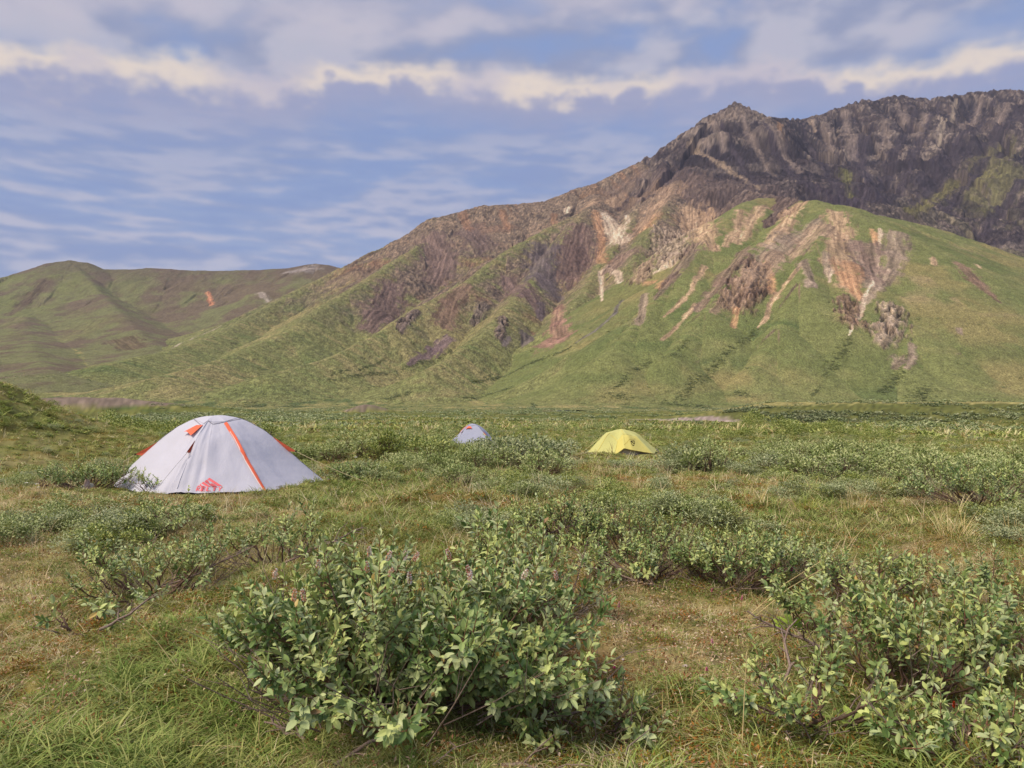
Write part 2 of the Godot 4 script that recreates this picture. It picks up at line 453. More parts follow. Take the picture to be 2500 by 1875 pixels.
# a run of scree, rock or shrub laid over the slope: points are (x, z, half width)
func stain(color: Color, soft: float, pts: Array, rocky := 0.0) -> void:
	for leg in pts.size() - 1:
		var a: Vector3 = pts[leg]
		var b: Vector3 = pts[leg + 1]
		var wide := maxf(a.z, b.z) * 1.6 + 4.0
		var lo := 9.0
		var hi := -9.0
		var near := 1e9
		var far := 0.0
		for q in [a, b]:
			var r0: float = Vector2(q.x, q.y).length()
			var an := atan2(q.x, -q.y)
			lo = minf(lo, an - wide / r0)
			hi = maxf(hi, an + wide / r0)
			near = minf(near, r0 - wide)
			far = maxf(far, r0 + wide)
		var i0 := clampi(int((lo + M_HALF) / (2.0 * M_HALF) * (M_COLS - 1)), 0, M_COLS - 1)
		var i1 := clampi(int((hi + M_HALF) / (2.0 * M_HALF) * (M_COLS - 1)) + 1, 0, M_COLS - 1)
		var j0 := clampi(int(log(maxf(near, M_NEAR) / M_NEAR) / log(M_FAR / M_NEAR) * (M_ROWS - 1)), 0, M_ROWS - 1)
		var j1 := clampi(int(log(maxf(far, M_NEAR) / M_NEAR) / log(M_FAR / M_NEAR) * (M_ROWS - 1)) + 1, 0, M_ROWS - 1)
		for i in range(i0, i1 + 1):
			var an := m_angle(i)
			var col: PackedColorArray = m_paint[i]
			var cell: PackedFloat32Array = m_cell[i]
			for j in range(j0, j1 + 1):
				var r := m_radius(j)
				var x := r * sin(an)
				var z := -r * cos(an)
				var ex := b.x - a.x
				var ez := b.y - a.y
				var u := clampf(((x - a.x) * ex + (z - a.y) * ez) / maxf(ex * ex + ez * ez, 0.01), 0.0, 1.0)
				var away := Vector2(x - a.x - ex * u, z - a.y - ez * u).length()
				var w := lerpf(a.z, b.z, u)
				var across := ((x - a.x) * ez - (z - a.y) * ex) / sqrt(maxf(ex * ex + ez * ez, 0.01))
				var along := u * sqrt(ex * ex + ez * ez)
				var run := 1.7 * noise_d.get_noise_3d(across * 0.16, along * 0.010, leg * 3.0 + a.x * 0.01)
				var n := noise_b.get_noise_2d(x * 0.035, z * 0.035) * 0.7 + noise_d.get_noise_2d(x * 0.16, z * 0.16) * 0.35 + run * 0.35
				var m := 1.0 - smoothstep(0.95 - soft * 0.8, 1.0 + soft * 0.5, away / w + n)
				if m > 0.0:
					var f := 1.04 + 0.26 * run + 0.20 * noise_d.get_noise_2d(x * 0.11, z * 0.11)
					if rocky > 0.0:
						f *= 1.12 - 0.75 * fissure(x, z, 0.030) - 0.45 * fissure(x + 300.0, z, 0.07)
					col[j] = col[j].lerp(Color(color.r * f, color.g * f, color.b * f), m * color.a)
					if rocky > 0.0 and (leg == 0 or u > 0.0):
						cell[j * 6] += m * rocky * 0.6 * (0.7 - 1.5 * fissure(x, z, 0.030) - 0.6 * fissure(x + 300.0, z, 0.07))
			m_paint[i] = col
			m_cell[i] = cell


func build_mountains() -> void:
	set_ridges()
	m_cell.resize(M_COLS)
	m_paint.resize(M_COLS)
	in_threads(m_column, M_COLS)
	in_threads(m_look, M_COLS)
	stains()
	var turf := earth_material(0.0045, 45.0, 0.24)
	var rock := earth_material(0.0045, 120.0, 0.30)
	# one mesh for each hill: a cell goes to the hill that most of its corners belong to
	var verts: Array = []
	var cols: Array = []
	var index: Array = []
	var at: Array = []
	for g in GROUPS.size():
		verts.append(PackedVector3Array())
		cols.append(PackedColorArray())
		index.append(PackedInt32Array())
		var blank := PackedInt32Array()
		blank.resize(M_COLS * M_ROWS)
		blank.fill(-1)
		at.append(blank)
	for i in M_COLS - 1:
		for j in M_ROWS - 1:
			var g := int(m_cell[i][j * 6 + 1])
			var v: PackedVector3Array = verts[g]
			var k := PackedInt32Array()
			for q in [Vector2i(i, j), Vector2i(i + 1, j), Vector2i(i + 1, j + 1), Vector2i(i, j + 1)]:
				var key: int = q.x * M_ROWS + q.y
				if at[g][key] < 0:
					at[g][key] = verts[g].size()
					var r := m_radius(q.y)
					var a := m_angle(q.x)
					verts[g].append(Vector3(r * sin(a), m_cell[q.x][q.y * 6], -r * cos(a)))
					var c: Color = m_paint[q.x][q.y]
					var l := lin(c.r, c.g, c.b)
					cols[g].append(Color(l.r * 1.62, l.g * 1.62, l.b * 1.62))
				k.append(at[g][key])
			index[g].append_array(PackedInt32Array([k[0], k[3], k[2], k[0], k[2], k[1]]))
	for g in GROUPS.size():
		if verts[g].size():
			structure(GROUPS[g], grid_mesh(verts[g], cols[g], index[g]), rock if g == 1 or g == 3 else turf)


func grid_mesh(v: PackedVector3Array, c: PackedColorArray, ix: PackedInt32Array) -> ArrayMesh:
	var normal := PackedVector3Array()
	normal.resize(v.size())
	for k in range(0, ix.size(), 3):
		var n := (v[ix[k + 2]] - v[ix[k]]).cross(v[ix[k + 1]] - v[ix[k]])
		for q in 3:
			normal[ix[k + q]] += n
	for k in normal.size():
		normal[k] = normal[k].normalized()
		if normal[k].y < 0.0:
			normal[k] = -normal[k]
	var s := []
	s.resize(Mesh.ARRAY_MAX)
	s[Mesh.ARRAY_VERTEX] = v
	s[Mesh.ARRAY_NORMAL] = normal
	s[Mesh.ARRAY_COLOR] = c
	s[Mesh.ARRAY_INDEX] = ix
	var m := ArrayMesh.new()
	m.add_surface_from_arrays(Mesh.PRIMITIVE_TRIANGLES, s)
	return m


# soil, turf or rock: vertex colours under a fine speckle, with relief (in centimetres)
func earth_material(scale: float, relief: float, speckle: float) -> StandardMaterial3D:
	var m := StandardMaterial3D.new()
	m.vertex_color_use_as_albedo = true
	m.roughness = 0.95
	m.metallic_specular = 0.15
	var n := FastNoiseLite.new()
	n.seed = 5
	n.frequency = 0.02 if speckle == 0.0 else 0.05
	n.fractal_octaves = 5
	var t := NoiseTexture2D.new()
	t.width = 512 if speckle == 0.0 else 1024
	t.height = t.width
	t.seamless = true
	t.noise = n
	m.heightmap_enabled = true
	m.heightmap_texture = t
	m.heightmap_scale = relief
	if speckle > 0.0:
		var s := FastNoiseLite.new()
		s.seed = 8
		s.noise_type = FastNoiseLite.TYPE_SIMPLEX_SMOOTH
		s.frequency = 0.09
		s.fractal_octaves = 4
		s.fractal_gain = 0.7
		var ramp := Gradient.new()
		ramp.offsets = PackedFloat32Array([0.25, 0.5, 0.75])
		var mid := Color(0.8, 0.8, 0.8)
		ramp.colors = PackedColorArray([mid * (1.0 - speckle), mid, Color(mid.r * (1.0 + speckle), mid.g * (1.0 + speckle), mid.b * (1.0 + speckle)).clamp()])
		var c := NoiseTexture2D.new()
		c.width = 1024
		c.height = 1024
		c.seamless = true
		c.noise = s
		c.color_ramp = ramp
		m.albedo_texture = c
		m.albedo_color = Color.WHITE
	m.uv1_triplanar = true
	m.uv1_world_triplanar = true
	m.uv1_scale = Vector3.ONE * scale
	return m


func structure(called: String, mesh: Mesh, mat: Material) -> MeshInstance3D:
	var o := MeshInstance3D.new()
	o.name = called
	o.mesh = mesh
	o.material_override = mat
	o.set_meta("kind", "structure")
	o.set_meta("label", {
		"ground": "tundra meadow with a low knoll, a river terrace and pale gravel", "valley_slope": "green foot of the mountains rising from the valley floor",
		"main_mountain": "long brown and green spurs of the middle mountain", "green_hill": "rounded green hill scarred by tan scree chutes",
		"dark_mountain": "dark rocky peak and cirque wall, highest on the skyline", "left_hill": "lower olive hills closing the valley at the left",
	}[called])
	add_child(o, true)
	return o


var bush_rows: Array = []


func stains() -> void:
	stain(Color(180, 152, 124, 0.90), 0.50, [Vector3(497, -1287, 21), Vector3(413, -1135, 16), Vector3(369, -1070, 11)])
	stain(Color(150, 133, 116, 0.90), 0.50, [Vector3(478, -1162, 14), Vector3(415, -1098, 21), Vector3(333, -1000, 22), Vector3(274, -912, 13)])
	stain(Color(180, 152, 124, 0.90), 0.50, [Vector3(524, -1193, 17), Vector3(487, -1095, 22), Vector3(445, -990, 22), Vector3(425, -927, 13), Vector3(422, -899, 5)])
	stain(Color(190, 148, 114, 0.80), 0.50, [Vector3(429, -960, 9), Vector3(426, -918, 8), Vector3(425, -895, 4)])
	stain(Color(150, 133, 116, 0.90), 0.50, [Vector3(498, -1073, 13), Vector3(476, -997, 14), Vector3(448, -927, 8)])
	stain(Color(150, 133, 116, 0.90), 0.50, [Vector3(580, -1111, 16), Vector3(537, -1033, 17), Vector3(500, -979, 14), Vector3(460, -931, 8), Vector3(428, -890, 5)])
	stain(Color(204, 182, 158, 0.90), 0.40, [Vector3(559, -1121, 4), Vector3(499, -1006, 3), Vector3(460, -940, 3), Vector3(435, -907, 3), Vector3(402, -855, 3), Vector3(371, -812, 2)])
	stain(Color(190, 148, 114, 0.80), 0.40, [Vector3(547, -1120, 5), Vector3(521, -1055, 4)])
	stain(Color(130, 108, 92, 0.90), 0.45, [Vector3(335, -1014, 15), Vector3(297, -937, 26), Vector3(275, -901, 22)], 8.0)
	stain(Color(190, 148, 114, 0.80), 0.50, [Vector3(351, -1021, 7), Vector3(344, -977, 7), Vector3(329, -932, 4)])
	stain(Color(180, 152, 124, 0.90), 0.40, [Vector3(395, -1002, 6), Vector3(357, -958, 5), Vector3(324, -912, 6), Vector3(312, -892, 4), Vector3(301, -870, 4), Vector3(283, -849, 2)])
	stain(Color(190, 148, 114, 0.80), 0.50, [Vector3(270, -885, 4), Vector3(254, -848, 3)])
	stain(Color(180, 152, 124, 0.90), 0.50, [Vector3(406, -1311, 10), Vector3(369, -1208, 7), Vector3(319, -1104, 6)])
	stain(Color(180, 152, 124, 0.90), 0.50, [Vector3(480, -1393, 9), Vector3(404, -1253, 11), Vector3(343, -1122, 9)])
	stain(Color(130, 108, 92, 0.90), 0.45, [Vector3(405, -895, 13), Vector3(386, -841, 15)], 7.0)
	stain(Color(150, 133, 116, 0.90), 0.45, [Vector3(453, -878, 13), Vector3(427, -835, 16), Vector3(401, -802, 10)], 9.0)
	stain(Color(150, 133, 116, 0.90), 0.50, [Vector3(408, -773, 9), Vector3(399, -765, 7)])
	stain(Color(150, 133, 116, 0.90), 0.50, [Vector3(435, -803, 4), Vector3(424, -780, 4), Vector3(403, -755, 3)])
	stain(Color(130, 108, 92, 0.90), 0.50, [Vector3(616, -1013, 12), Vector3(602, -958, 10), Vector3(598, -920, 5), Vector3(594, -898, 2)])
	stain(Color(180, 152, 124, 0.90), 0.50, [Vector3(585, -1025, 6), Vector3(573, -1003, 4)])
	stain(Color(180, 152, 124, 0.90), 0.50, [Vector3(653, -1035, 5), Vector3(645, -1017, 3)])
	stain(Color(150, 133, 116, 0.90), 0.50, [Vector3(505, -831, 4), Vector3(500, -822, 4)])
	stain(Color(150, 133, 116, 0.90), 0.50, [Vector3(395, -1002, 9), Vector3(377, -930, 7), Vector3(364, -913, 5)])
	stain(Color(150, 133, 116, 0.90), 0.50, [Vector3(431, -1015, 6), Vector3(409, -954, 4)])
	stain(Color(204, 182, 158, 0.90), 0.50, [Vector3(420, -970, 3), Vector3(406, -944, 2)])
	stain(Color(180, 152, 124, 0.90), 0.50, [Vector3(271, -1036, 5), Vector3(222, -929, 4), Vector3(194, -897, 3), Vector3(183, -888, 2)])
	stain(Color(180, 152, 124, 0.90), 0.50, [Vector3(226, -905, 4), Vector3(191, -858, 3), Vector3(168, -828, 2)])
	stain(Color(180, 152, 124, 0.90), 0.50, [Vector3(301, -1094, 7), Vector3(298, -1107, 9)])
	stain(Color(180, 152, 124, 0.90), 0.50, [Vector3(436, -1743, 45), Vector3(307, -1201, 28), Vector3(295, -1108, 14)])
	stain(Color(190, 148, 114, 0.80), 0.60, [Vector3(319, -1688, 21), Vector3(280, -1577, 23)])
	stain(Color(150, 133, 116, 0.90), 0.50, [Vector3(336, -1549, 43), Vector3(241, -1115, 28), Vector3(220, -1098, 18)], 9.0)
	stain(Color(204, 182, 158, 0.90), 0.50, [Vector3(230, -1087, 16), Vector3(211, -1085, 8)])
	stain(Color(190, 148, 114, 0.80), 0.60, [Vector3(205, -985, 13), Vector3(194, -969, 10)])
	stain(Color(204, 182, 158, 0.90), 0.45, [Vector3(236, -1863, 19), Vector3(245, -1765, 27), Vector3(235, -1597, 23)])
	stain(Color(190, 148, 114, 0.80), 0.50, [Vector3(212, -1861, 12), Vector3(203, -1675, 13), Vector3(179, -1521, 10), Vector3(181, -1446, 14)])
	stain(Color(204, 182, 158, 0.90), 0.40, [Vector3(175, -1372, 12), Vector3(165, -1377, 6), Vector3(157, -1297, 4), Vector3(131, -1074, 2)])
	stain(Color(204, 182, 158, 0.90), 0.40, [Vector3(184, -1382, 9), Vector3(186, -1290, 6), Vector3(169, -1146, 3)])
	stain(Color(204, 182, 158, 0.90), 0.40, [Vector3(289, -1860, 6), Vector3(278, -1770, 7)])
	stain(Color(204, 182, 158, 0.90), 0.50, [Vector3(151, -1993, 10), Vector3(144, -1958, 8)])
	stain(Color(118, 98, 90, 0.90), 0.50, [Vector3(162, -1715, 32), Vector3(131, -1567, 44), Vector3(103, -1420, 39)])
	stain(Color(104, 94, 94, 0.85), 0.50, [Vector3(66, -1596, 35), Vector3(53, -1372, 32), Vector3(74, -1328, 22)])
	stain(Color(116, 98, 92, 0.90), 0.50, [Vector3(-8, -1416, 19), Vector3(28, -1269, 21), Vector3(47, -1220, 11)])
	stain(Color(150, 118, 104, 0.85), 0.45, [Vector3(79, -1270, 8), Vector3(67, -1078, 14), Vector3(62, -973, 22), Vector3(45, -1008, 15)])
	stain(Color(110, 98, 98, 0.90), 0.40, [Vector3(51, -1265, 7), Vector3(45, -1198, 7)])
	stain(Color(108, 98, 96, 0.90), 0.40, [Vector3(22, -1111, 11), Vector3(23, -1049, 10)])
	stain(Color(108, 98, 96, 0.90), 0.40, [Vector3(-3, -1074, 5), Vector3(-12, -1038, 5)])
	stain(Color(130, 108, 92, 0.90), 0.50, [Vector3(-82, -1335, 15), Vector3(-104, -1249, 18), Vector3(-110, -1168, 17)])
	stain(Color(122, 104, 104, 0.90), 0.50, [Vector3(-94, -1125, 10), Vector3(-115, -1091, 10), Vector3(-141, -1015, 5)])
	stain(Color(120, 102, 94, 0.95), 0.50, [Vector3(-196, -1858, 41), Vector3(-164, -1733, 44), Vector3(-171, -1622, 31)])
	stain(Color(112, 96, 90, 0.90), 0.50, [Vector3(-106, -1904, 38), Vector3(-70, -1795, 34)])
	stain(Color(118, 100, 92, 0.95), 0.50, [Vector3(-243, -1508, 28), Vector3(-239, -1344, 30), Vector3(-249, -1282, 17)])
	stain(Color(130, 108, 92, 0.90), 0.50, [Vector3(-64, -1906, 28), Vector3(-11, -1922, 23)])
	stain(Color(112, 106, 102, 0.85), 0.50, [Vector3(154, -1027, 5), Vector3(132, -948, 4), Vector3(102, -917, 3), Vector3(89, -912, 3), Vector3(78, -905, 2)])
	stain(Color(150, 133, 116, 0.90), 0.40, [Vector3(174, -962, 6), Vector3(150, -870, 7)])
	stain(Color(190, 148, 114, 0.80), 0.50, [Vector3(201, -1049, 7), Vector3(194, -1056, 7)])
	stain(Color(150, 116, 92, 0.70), 0.50, [Vector3(-134, -2005, 16), Vector3(-111, -1909, 13)])
	stain(Color(150, 116, 92, 0.70), 0.50, [Vector3(-28, -2015, 13), Vector3(-11, -1922, 11)])
	stain(Color(150, 116, 92, 0.70), 0.50, [Vector3(109, -1955, 9), Vector3(106, -1765, 8)])
	stain(Color(150, 132, 112, 0.85), 0.45, [Vector3(527, -2156, 17), Vector3(554, -2078, 12), Vector3(580, -2008, 9), Vector3(604, -1873, 8), Vector3(602, -1805, 6)])
	stain(Color(96, 84, 82, 0.90), 0.60, [Vector3(464, -2038, 45), Vector3(388, -1993, 33)])
	stain(Color(116, 100, 92, 0.80), 0.60, [Vector3(490, -1960, 44), Vector3(409, -1889, 27)])
	stain(Color(74, 66, 74, 0.85), 0.50, [Vector3(739, -1797, 34), Vector3(785, -1744, 39), Vector3(866, -1813, 50)])
	stain(Color(76, 70, 78, 0.85), 0.50, [Vector3(1061, -2273, 20), Vector3(933, -1931, 21)])
	stain(Color(106, 106, 64, 0.85), 0.50, [Vector3(910, -1998, 22), Vector3(826, -1792, 16)])
	stain(Color(80, 72, 70, 0.80), 0.60, [Vector3(682, -2118, 35), Vector3(717, -1986, 44)])
	stain(Color(160, 146, 128, 0.80), 0.40, [Vector3(1537, -2554, 6), Vector3(1466, -2454, 5), Vector3(1296, -2233, 5), Vector3(1245, -2186, 4)])
	stain(Color(160, 146, 128, 0.80), 0.40, [Vector3(1381, -2368, 4), Vector3(1305, -2259, 4)])
	stain(Color(150, 122, 98, 0.80), 0.50, [Vector3(857, -2372, 11), Vector3(757, -2080, 9)])
	stain(Color(170, 150, 130, 0.80), 0.50, [Vector3(988, -2437, 8), Vector3(984, -2394, 7)])
	stain(Color(116, 112, 74, 0.70), 0.70, [Vector3(1477, -2234, 50), Vector3(1299, -2033, 41), Vector3(1177, -1909, 32)])
	stain(Color(114, 110, 70, 0.80), 0.60, [Vector3(1212, -2021, 16), Vector3(1050, -1890, 23), Vector3(939, -1742, 15)])
	stain(Color(114, 112, 74, 0.70), 0.70, [Vector3(1404, -2055, 46), Vector3(1194, -1837, 27)])
	stain(Color(140, 126, 120, 0.90), 0.40, [Vector3(1281, -1890, 5), Vector3(1163, -1789, 5), Vector3(1104, -1743, 4)])
	stain(Color(186, 130, 100, 0.90), 0.40, [Vector3(-915, -2219, 7), Vector3(-856, -2105, 8)])
	stain(Color(150, 140, 130, 0.80), 0.50, [Vector3(-717, -2100, 12), Vector3(-677, -2047, 9)])
	stain(Color(140, 132, 126, 0.85), 0.50, [Vector3(-712, -2331, 18), Vector3(-637, -2340, 34)])
	stain(Color(122, 126, 82, 0.50), 0.90, [Vector3(-1321, -2087, 26), Vector3(-1211, -1832, 26), Vector3(-1134, -1633, 24)])
	stain(Color(126, 124, 82, 0.50), 0.90, [Vector3(-983, -1735, 39), Vector3(-918, -1517, 25)])
	stain(Color(106, 92, 74, 0.80), 0.60, [Vector3(-779, -1477, 33), Vector3(-695, -1360, 23)])
	stain(Color(96, 84, 70, 0.80), 0.60, [Vector3(-1374, -2170, 17), Vector3(-1327, -2007, 16), Vector3(-1265, -1851, 12)])
	stain(Color(160, 150, 136, 0.80), 0.40, [Vector3(-613, -1553, 3), Vector3(-645, -1489, 3), Vector3(-617, -1372, 5), Vector3(-609, -1320, 2)])
	bush_rows.append([Vector3(282, -847, 3), Vector3(241, -803, 4), Vector3(216, -777, 4), Vector3(185, -740, 5), Vector3(155, -698, 5)])
	bush_rows.append([Vector3(369, -807, 3), Vector3(355, -789, 5), Vector3(343, -772, 4), Vector3(327, -755, 2), Vector3(313, -741, 2)])
	bush_rows.append([Vector3(300, -719, 3), Vector3(287, -707, 2)])
	bush_rows.append([Vector3(78, -903, 2), Vector3(65, -899, 4), Vector3(41, -913, 4), Vector3(21, -933, 5), Vector3(-16, -950, 4), Vector3(-50, -896, 2)])
	bush_rows.append([Vector3(-51, -1010, 2), Vector3(-92, -1101, 2), Vector3(-122, -1047, 3), Vector3(-149, -992, 3), Vector3(-184, -945, 3), Vector3(-220, -882, 3)])
	bush_rows.append([Vector3(149, -788, 3), Vector3(134, -778, 3), Vector3(117, -752, 3), Vector3(101, -727, 3)])
	bush_rows.append([Vector3(20, -726, 2), Vector3(17, -507, 2)])
	bush_rows.append([Vector3(401, -714, 10), Vector3(381, -693, 8)])
	bush_rows.append([Vector3(215, -718, 6), Vector3(227, -704, 5)])
	bush_rows.append([Vector3(143, -695, 6), Vector3(176, -675, 5), Vector3(152, -538, 4)])
	bush_rows.append([Vector3(91, -713, 6), Vector3(114, -707, 6)])
	bush_rows.append([Vector3(168, -777, 2), Vector3(195, -815, 2)])
	bush_rows.append([Vector3(399, -752, 6), Vector3(356, -712, 4)])
	bush_rows.append([Vector3(-375, -733, 12), Vector3(-258, -618, 10)])
	bush_rows.append([Vector3(-273, -756, 13), Vector3(-194, -658, 7)])
	bush_rows.append([Vector3(-173, -1005, 2), Vector3(-195, -950, 3), Vector3(-225, -900, 2)])
	bush_rows.append([Vector3(0, -860, 5), Vector3(-24, -860, 5), Vector3(-55, -830, 4)])
	bush_rows.append([Vector3(-114, -824, 5), Vector3(-139, -805, 4)])
	stain(Color(158, 134, 112, 0.85), 0.60, [Vector3(422, -1949, 43), Vector3(354, -1819, 36), Vector3(280, -1628, 27)])
	stain(Color(160, 136, 112, 0.85), 0.60, [Vector3(282, -2032, 34), Vector3(204, -1937, 24)])
	stain(Color(136, 116, 102, 0.90), 0.60, [Vector3(228, -1413, 24), Vector3(190, -1370, 23)])
	stain(Color(140, 120, 102, 0.90), 0.60, [Vector3(239, -1302, 22), Vector3(187, -1084, 16)], 6.0)
	stain(Color(150, 128, 108, 0.85), 0.60, [Vector3(377, -1045, 17), Vector3(312, -968, 18), Vector3(240, -881, 7)])
	stain(Color(132, 112, 98, 0.85), 0.50, [Vector3(340, -1073, 14), Vector3(271, -958, 11), Vector3(223, -891, 5)])
	stain(Color(160, 138, 116, 0.85), 0.50, [Vector3(469, -1127, 25), Vector3(401, -1046, 17)])
	stain(Color(128, 110, 98, 0.80), 0.50, [Vector3(280, -1121, 15), Vector3(215, -991, 10), Vector3(181, -933, 4)])
	stain(Color(134, 114, 102, 0.85), 0.60, [Vector3(505, -1056, 23), Vector3(466, -952, 15)])
	stain(Color(176, 138, 106, 0.80), 0.60, [Vector3(446, -980, 19), Vector3(428, -917, 9)])
	stain(Color(112, 100, 92, 0.90), 0.50, [Vector3(-50, -1278, 11), Vector3(-61, -1216, 9)], 7.0)
	stain(Color(114, 100, 92, 0.90), 0.50, [Vector3(-13, -1129, 8), Vector3(-20, -1052, 7)], 7.0)
	stain(Color(112, 98, 92, 0.90), 0.50, [Vector3(-156, -1173, 10), Vector3(-166, -1105, 9)], 6.0)
	stain(Color(66, 60, 66, 0.85), 0.60, [Vector3(721, -2180, 7), Vector3(736, -2039, 14), Vector3(723, -1759, 25)])
	stain(Color(66, 60, 66, 0.85), 0.60, [Vector3(952, -2414, 7), Vector3(872, -2066, 14), Vector3(785, -1744, 21)])
	stain(Color(66, 60, 66, 0.85), 0.60, [Vector3(1337, -2443, 8), Vector3(1113, -2155, 17), Vector3(857, -1794, 24)])
	stain(Color(66, 60, 66, 0.85), 0.60, [Vector3(1460, -2527, 8), Vector3(1166, -2141, 17), Vector3(892, -1783, 18)])
	stain(Color(66, 60, 66, 0.85), 0.60, [Vector3(1621, -2483, 8), Vector3(1315, -2191, 19), Vector3(1086, -1975, 18)])
	stain(Color(66, 60, 66, 0.85), 0.60, [Vector3(1665, -2398, 13), Vector3(1431, -2239, 22), Vector3(1200, -2057, 18), Vector3(1020, -1874, 15)])
	stain(Color(66, 60, 66, 0.85), 0.60, [Vector3(624, -2203, 6), Vector3(619, -2025, 11), Vector3(613, -1838, 16)])
	stain(Color(66, 60, 66, 0.85), 0.60, [Vector3(1140, -2332, 6), Vector3(1036, -2193, 15), Vector3(841, -1813, 16)])
	stain(Color(66, 60, 66, 0.85), 0.60, [Vector3(1510, -2246, 10), Vector3(1283, -2043, 14), Vector3(1074, -1824, 12)])
	stain(Color(66, 60, 66, 0.85), 0.60, [Vector3(1365, -1966, 11), Vector3(1233, -1866, 15), Vector3(1105, -1729, 10)])
	stain(Color(134, 120, 110, 0.70), 0.70, [Vector3(737, -2106, 9), Vector3(761, -2000, 11)])
	stain(Color(134, 120, 110, 0.70), 0.70, [Vector3(1113, -2467, 11), Vector3(1046, -2273, 18), Vector3(1015, -2202, 15)])
	stain(Color(134, 120, 110, 0.70), 0.70, [Vector3(1202, -2378, 13), Vector3(1134, -2231, 20)])
	stain(Color(134, 120, 110, 0.70), 0.70, [Vector3(689, -2196, 10), Vector3(680, -2040, 11), Vector3(677, -1903, 8)])
	stain(Color(134, 120, 110, 0.70), 0.70, [Vector3(1356, -2416, 13), Vector3(1244, -2262, 15)])
	stain(Color(134, 120, 110, 0.70), 0.70, [Vector3(1599, -2525, 14), Vector3(1407, -2303, 15)])
	stain(Color(134, 120, 110, 0.70), 0.70, [Vector3(757, -2080, 9), Vector3(755, -1943, 11)])
	stain(Color(134, 120, 110, 0.70), 0.70, [Vector3(1010, -2391, 11), Vector3(972, -2243, 12)])
	stain(Color(134, 120, 110, 0.70), 0.70, [Vector3(1303, -2469, 19), Vector3(1268, -2391, 19)])
	stain(Color(134, 120, 110, 0.70), 0.70, [Vector3(1658, -2467, 16), Vector3(1548, -2341, 16)])
	stain(Color(134, 120, 110, 0.70), 0.70, [Vector3(609, -2238, 10), Vector3(600, -2077, 12)])
	stain(Color(134, 120, 110, 0.70), 0.70, [Vector3(550, -2198, 12), Vector3(564, -2116, 9)])
	stain(Color(118, 102, 92, 0.70), 0.70, [Vector3(361, -2097, 35), Vector3(286, -2059, 34)])
	stain(Color(140, 118, 98, 0.70), 0.70, [Vector3(388, -1993, 22), Vector3(314, -1948, 22)])

	pass


# ---------------------------------------------------------------- ground
const DROP_D := [-4.0, 0.0, 3.0, 7.0, 10.8, 15.0, 20.0, 30.0, 40.0, 60.0, 100.0, 200.0, 300.0, 450.0, 600.0]
const DROP_H := [0.0, 0.0, 0.04, 0.07, 0.04, -0.20, -0.56, -1.23, -1.54, -2.33, -4.1, -7.8, -10.9, -15.1, -19.0]


func bump(x: float, z: float, cx: float, cz: float, sx: float, sz: float) -> float:
	var u: float = (x - cx) / sx
	var v := (z - cz) / sz
	return exp(-u * u - v * v)


func drop(r: float) -> float:
	var k := 1
	while k < DROP_D.size() - 3 and r > DROP_D[k + 1]:
		k += 1
	return cubic_interpolate_in_time(DROP_H[k], DROP_H[k + 1], DROP_H[k - 1], DROP_H[k + 2], (r - DROP_D[k]) / (DROP_D[k + 1] - DROP_D[k]), DROP_D[k + 1] - DROP_D[k], DROP_D[k - 1] - DROP_D[k], DROP_D[k + 2] - DROP_D[k])


func ground_at(x: float, z: float) -> float:
	var r := sqrt(x * x + z * z)
	var h := drop(r)
	# terrace across the river on one side
	var u := x / maxf(-z, 1.0) if z < 0.0 else 0.0
	var w := smoothstep(0.21, 0.34, u + noise_a.get_noise_2d(x * 0.01, z * 0.01) * 0.03)
	if w > 0.0 and r > 150.0:
		var d := -z
		var t := lerpf(-6.6, -11.6, smoothstep(150.0, 225.0, d))
		t = lerpf(t, -7.0, smoothstep(228.0, 330.0, d + noise_a.get_noise_2d(x * 0.02, 3.0) * 12.0))
		t = lerpf(t, -15.1, smoothstep(350.0, 450.0, d))
		h = lerpf(h, t, w * smoothstep(150.0, 190.0, r))
	h += 4.4 * bump(x, z, -26.0, -30.0, 6.8, 9.0)
	h -= 3.6 * bump(x, z, 62.0, -272.0, 58.0, 66.0)
	h += 10.0 * bump(x, z, -238.0, -400.0, 75.0, 34.0)
	h += 6.0 * bump(x, z, -82.0, -418.0, 11.0, 9.0)
	# hummocks
	var near := smoothstep(0.8, 3.0, r)
	h += near * (noise_b.get_noise_2d(x * 0.5, z * 0.5) * 0.12 + absf(noise_a.get_noise_2d(x * 1.1, z * 1.1)) * 0.10 - 0.04) * smoothstep(60.0, 20.0, r)
	h += smoothstep(12.0, 26.0, r) * noise_b.get_noise_2d(x * 0.13 + 5.0, z * 0.13) * 0.30
	h += smoothstep(60.0, 140.0, r) * noise_b.get_noise_2d(x * 0.03, z * 0.03) * 0.6
	return h


# what covers the ground at a place: x straw, y rust moss, z lush
func cover_at(x: float, z: float) -> Vector3:
	var straw := noise_b.get_noise_2d(x * 0.20 + 3.0, z * 0.20) + 0.55 * noise_b.get_noise_2d(x * 0.85, z * 0.85 + 4.0)
	var rust := noise_b.get_noise_2d(x * 0.36 - 8.0, z * 0.36 + 30.0)
	var lush := noise_b.get_noise_2d(x * 0.16 + 40.0, z * 0.16)
	lush += 0.45 * bump(x, z, -1.7, -3.5, 0.8, 1.0) - 0.5 * bump(x, z, 1.2, -5.0, 1.3, 1.6)
	straw += 0.55 * bump(x, z, 1.1, -5.1, 1.2, 1.7) + 0.4 * bump(x, z, 4.2, -9.8, 3.2, 2.2) + 0.25 * bump(x, z, -2.7, -4.2, 0.8, 0.9) - 0.2 * bump(x, z, -1.8, -3.4, 0.8, 0.9)
	return Vector3(smoothstep(-0.18, 0.42, straw), smoothstep(0.16, 0.46, rust), smoothstep(-0.10, 0.40, lush))


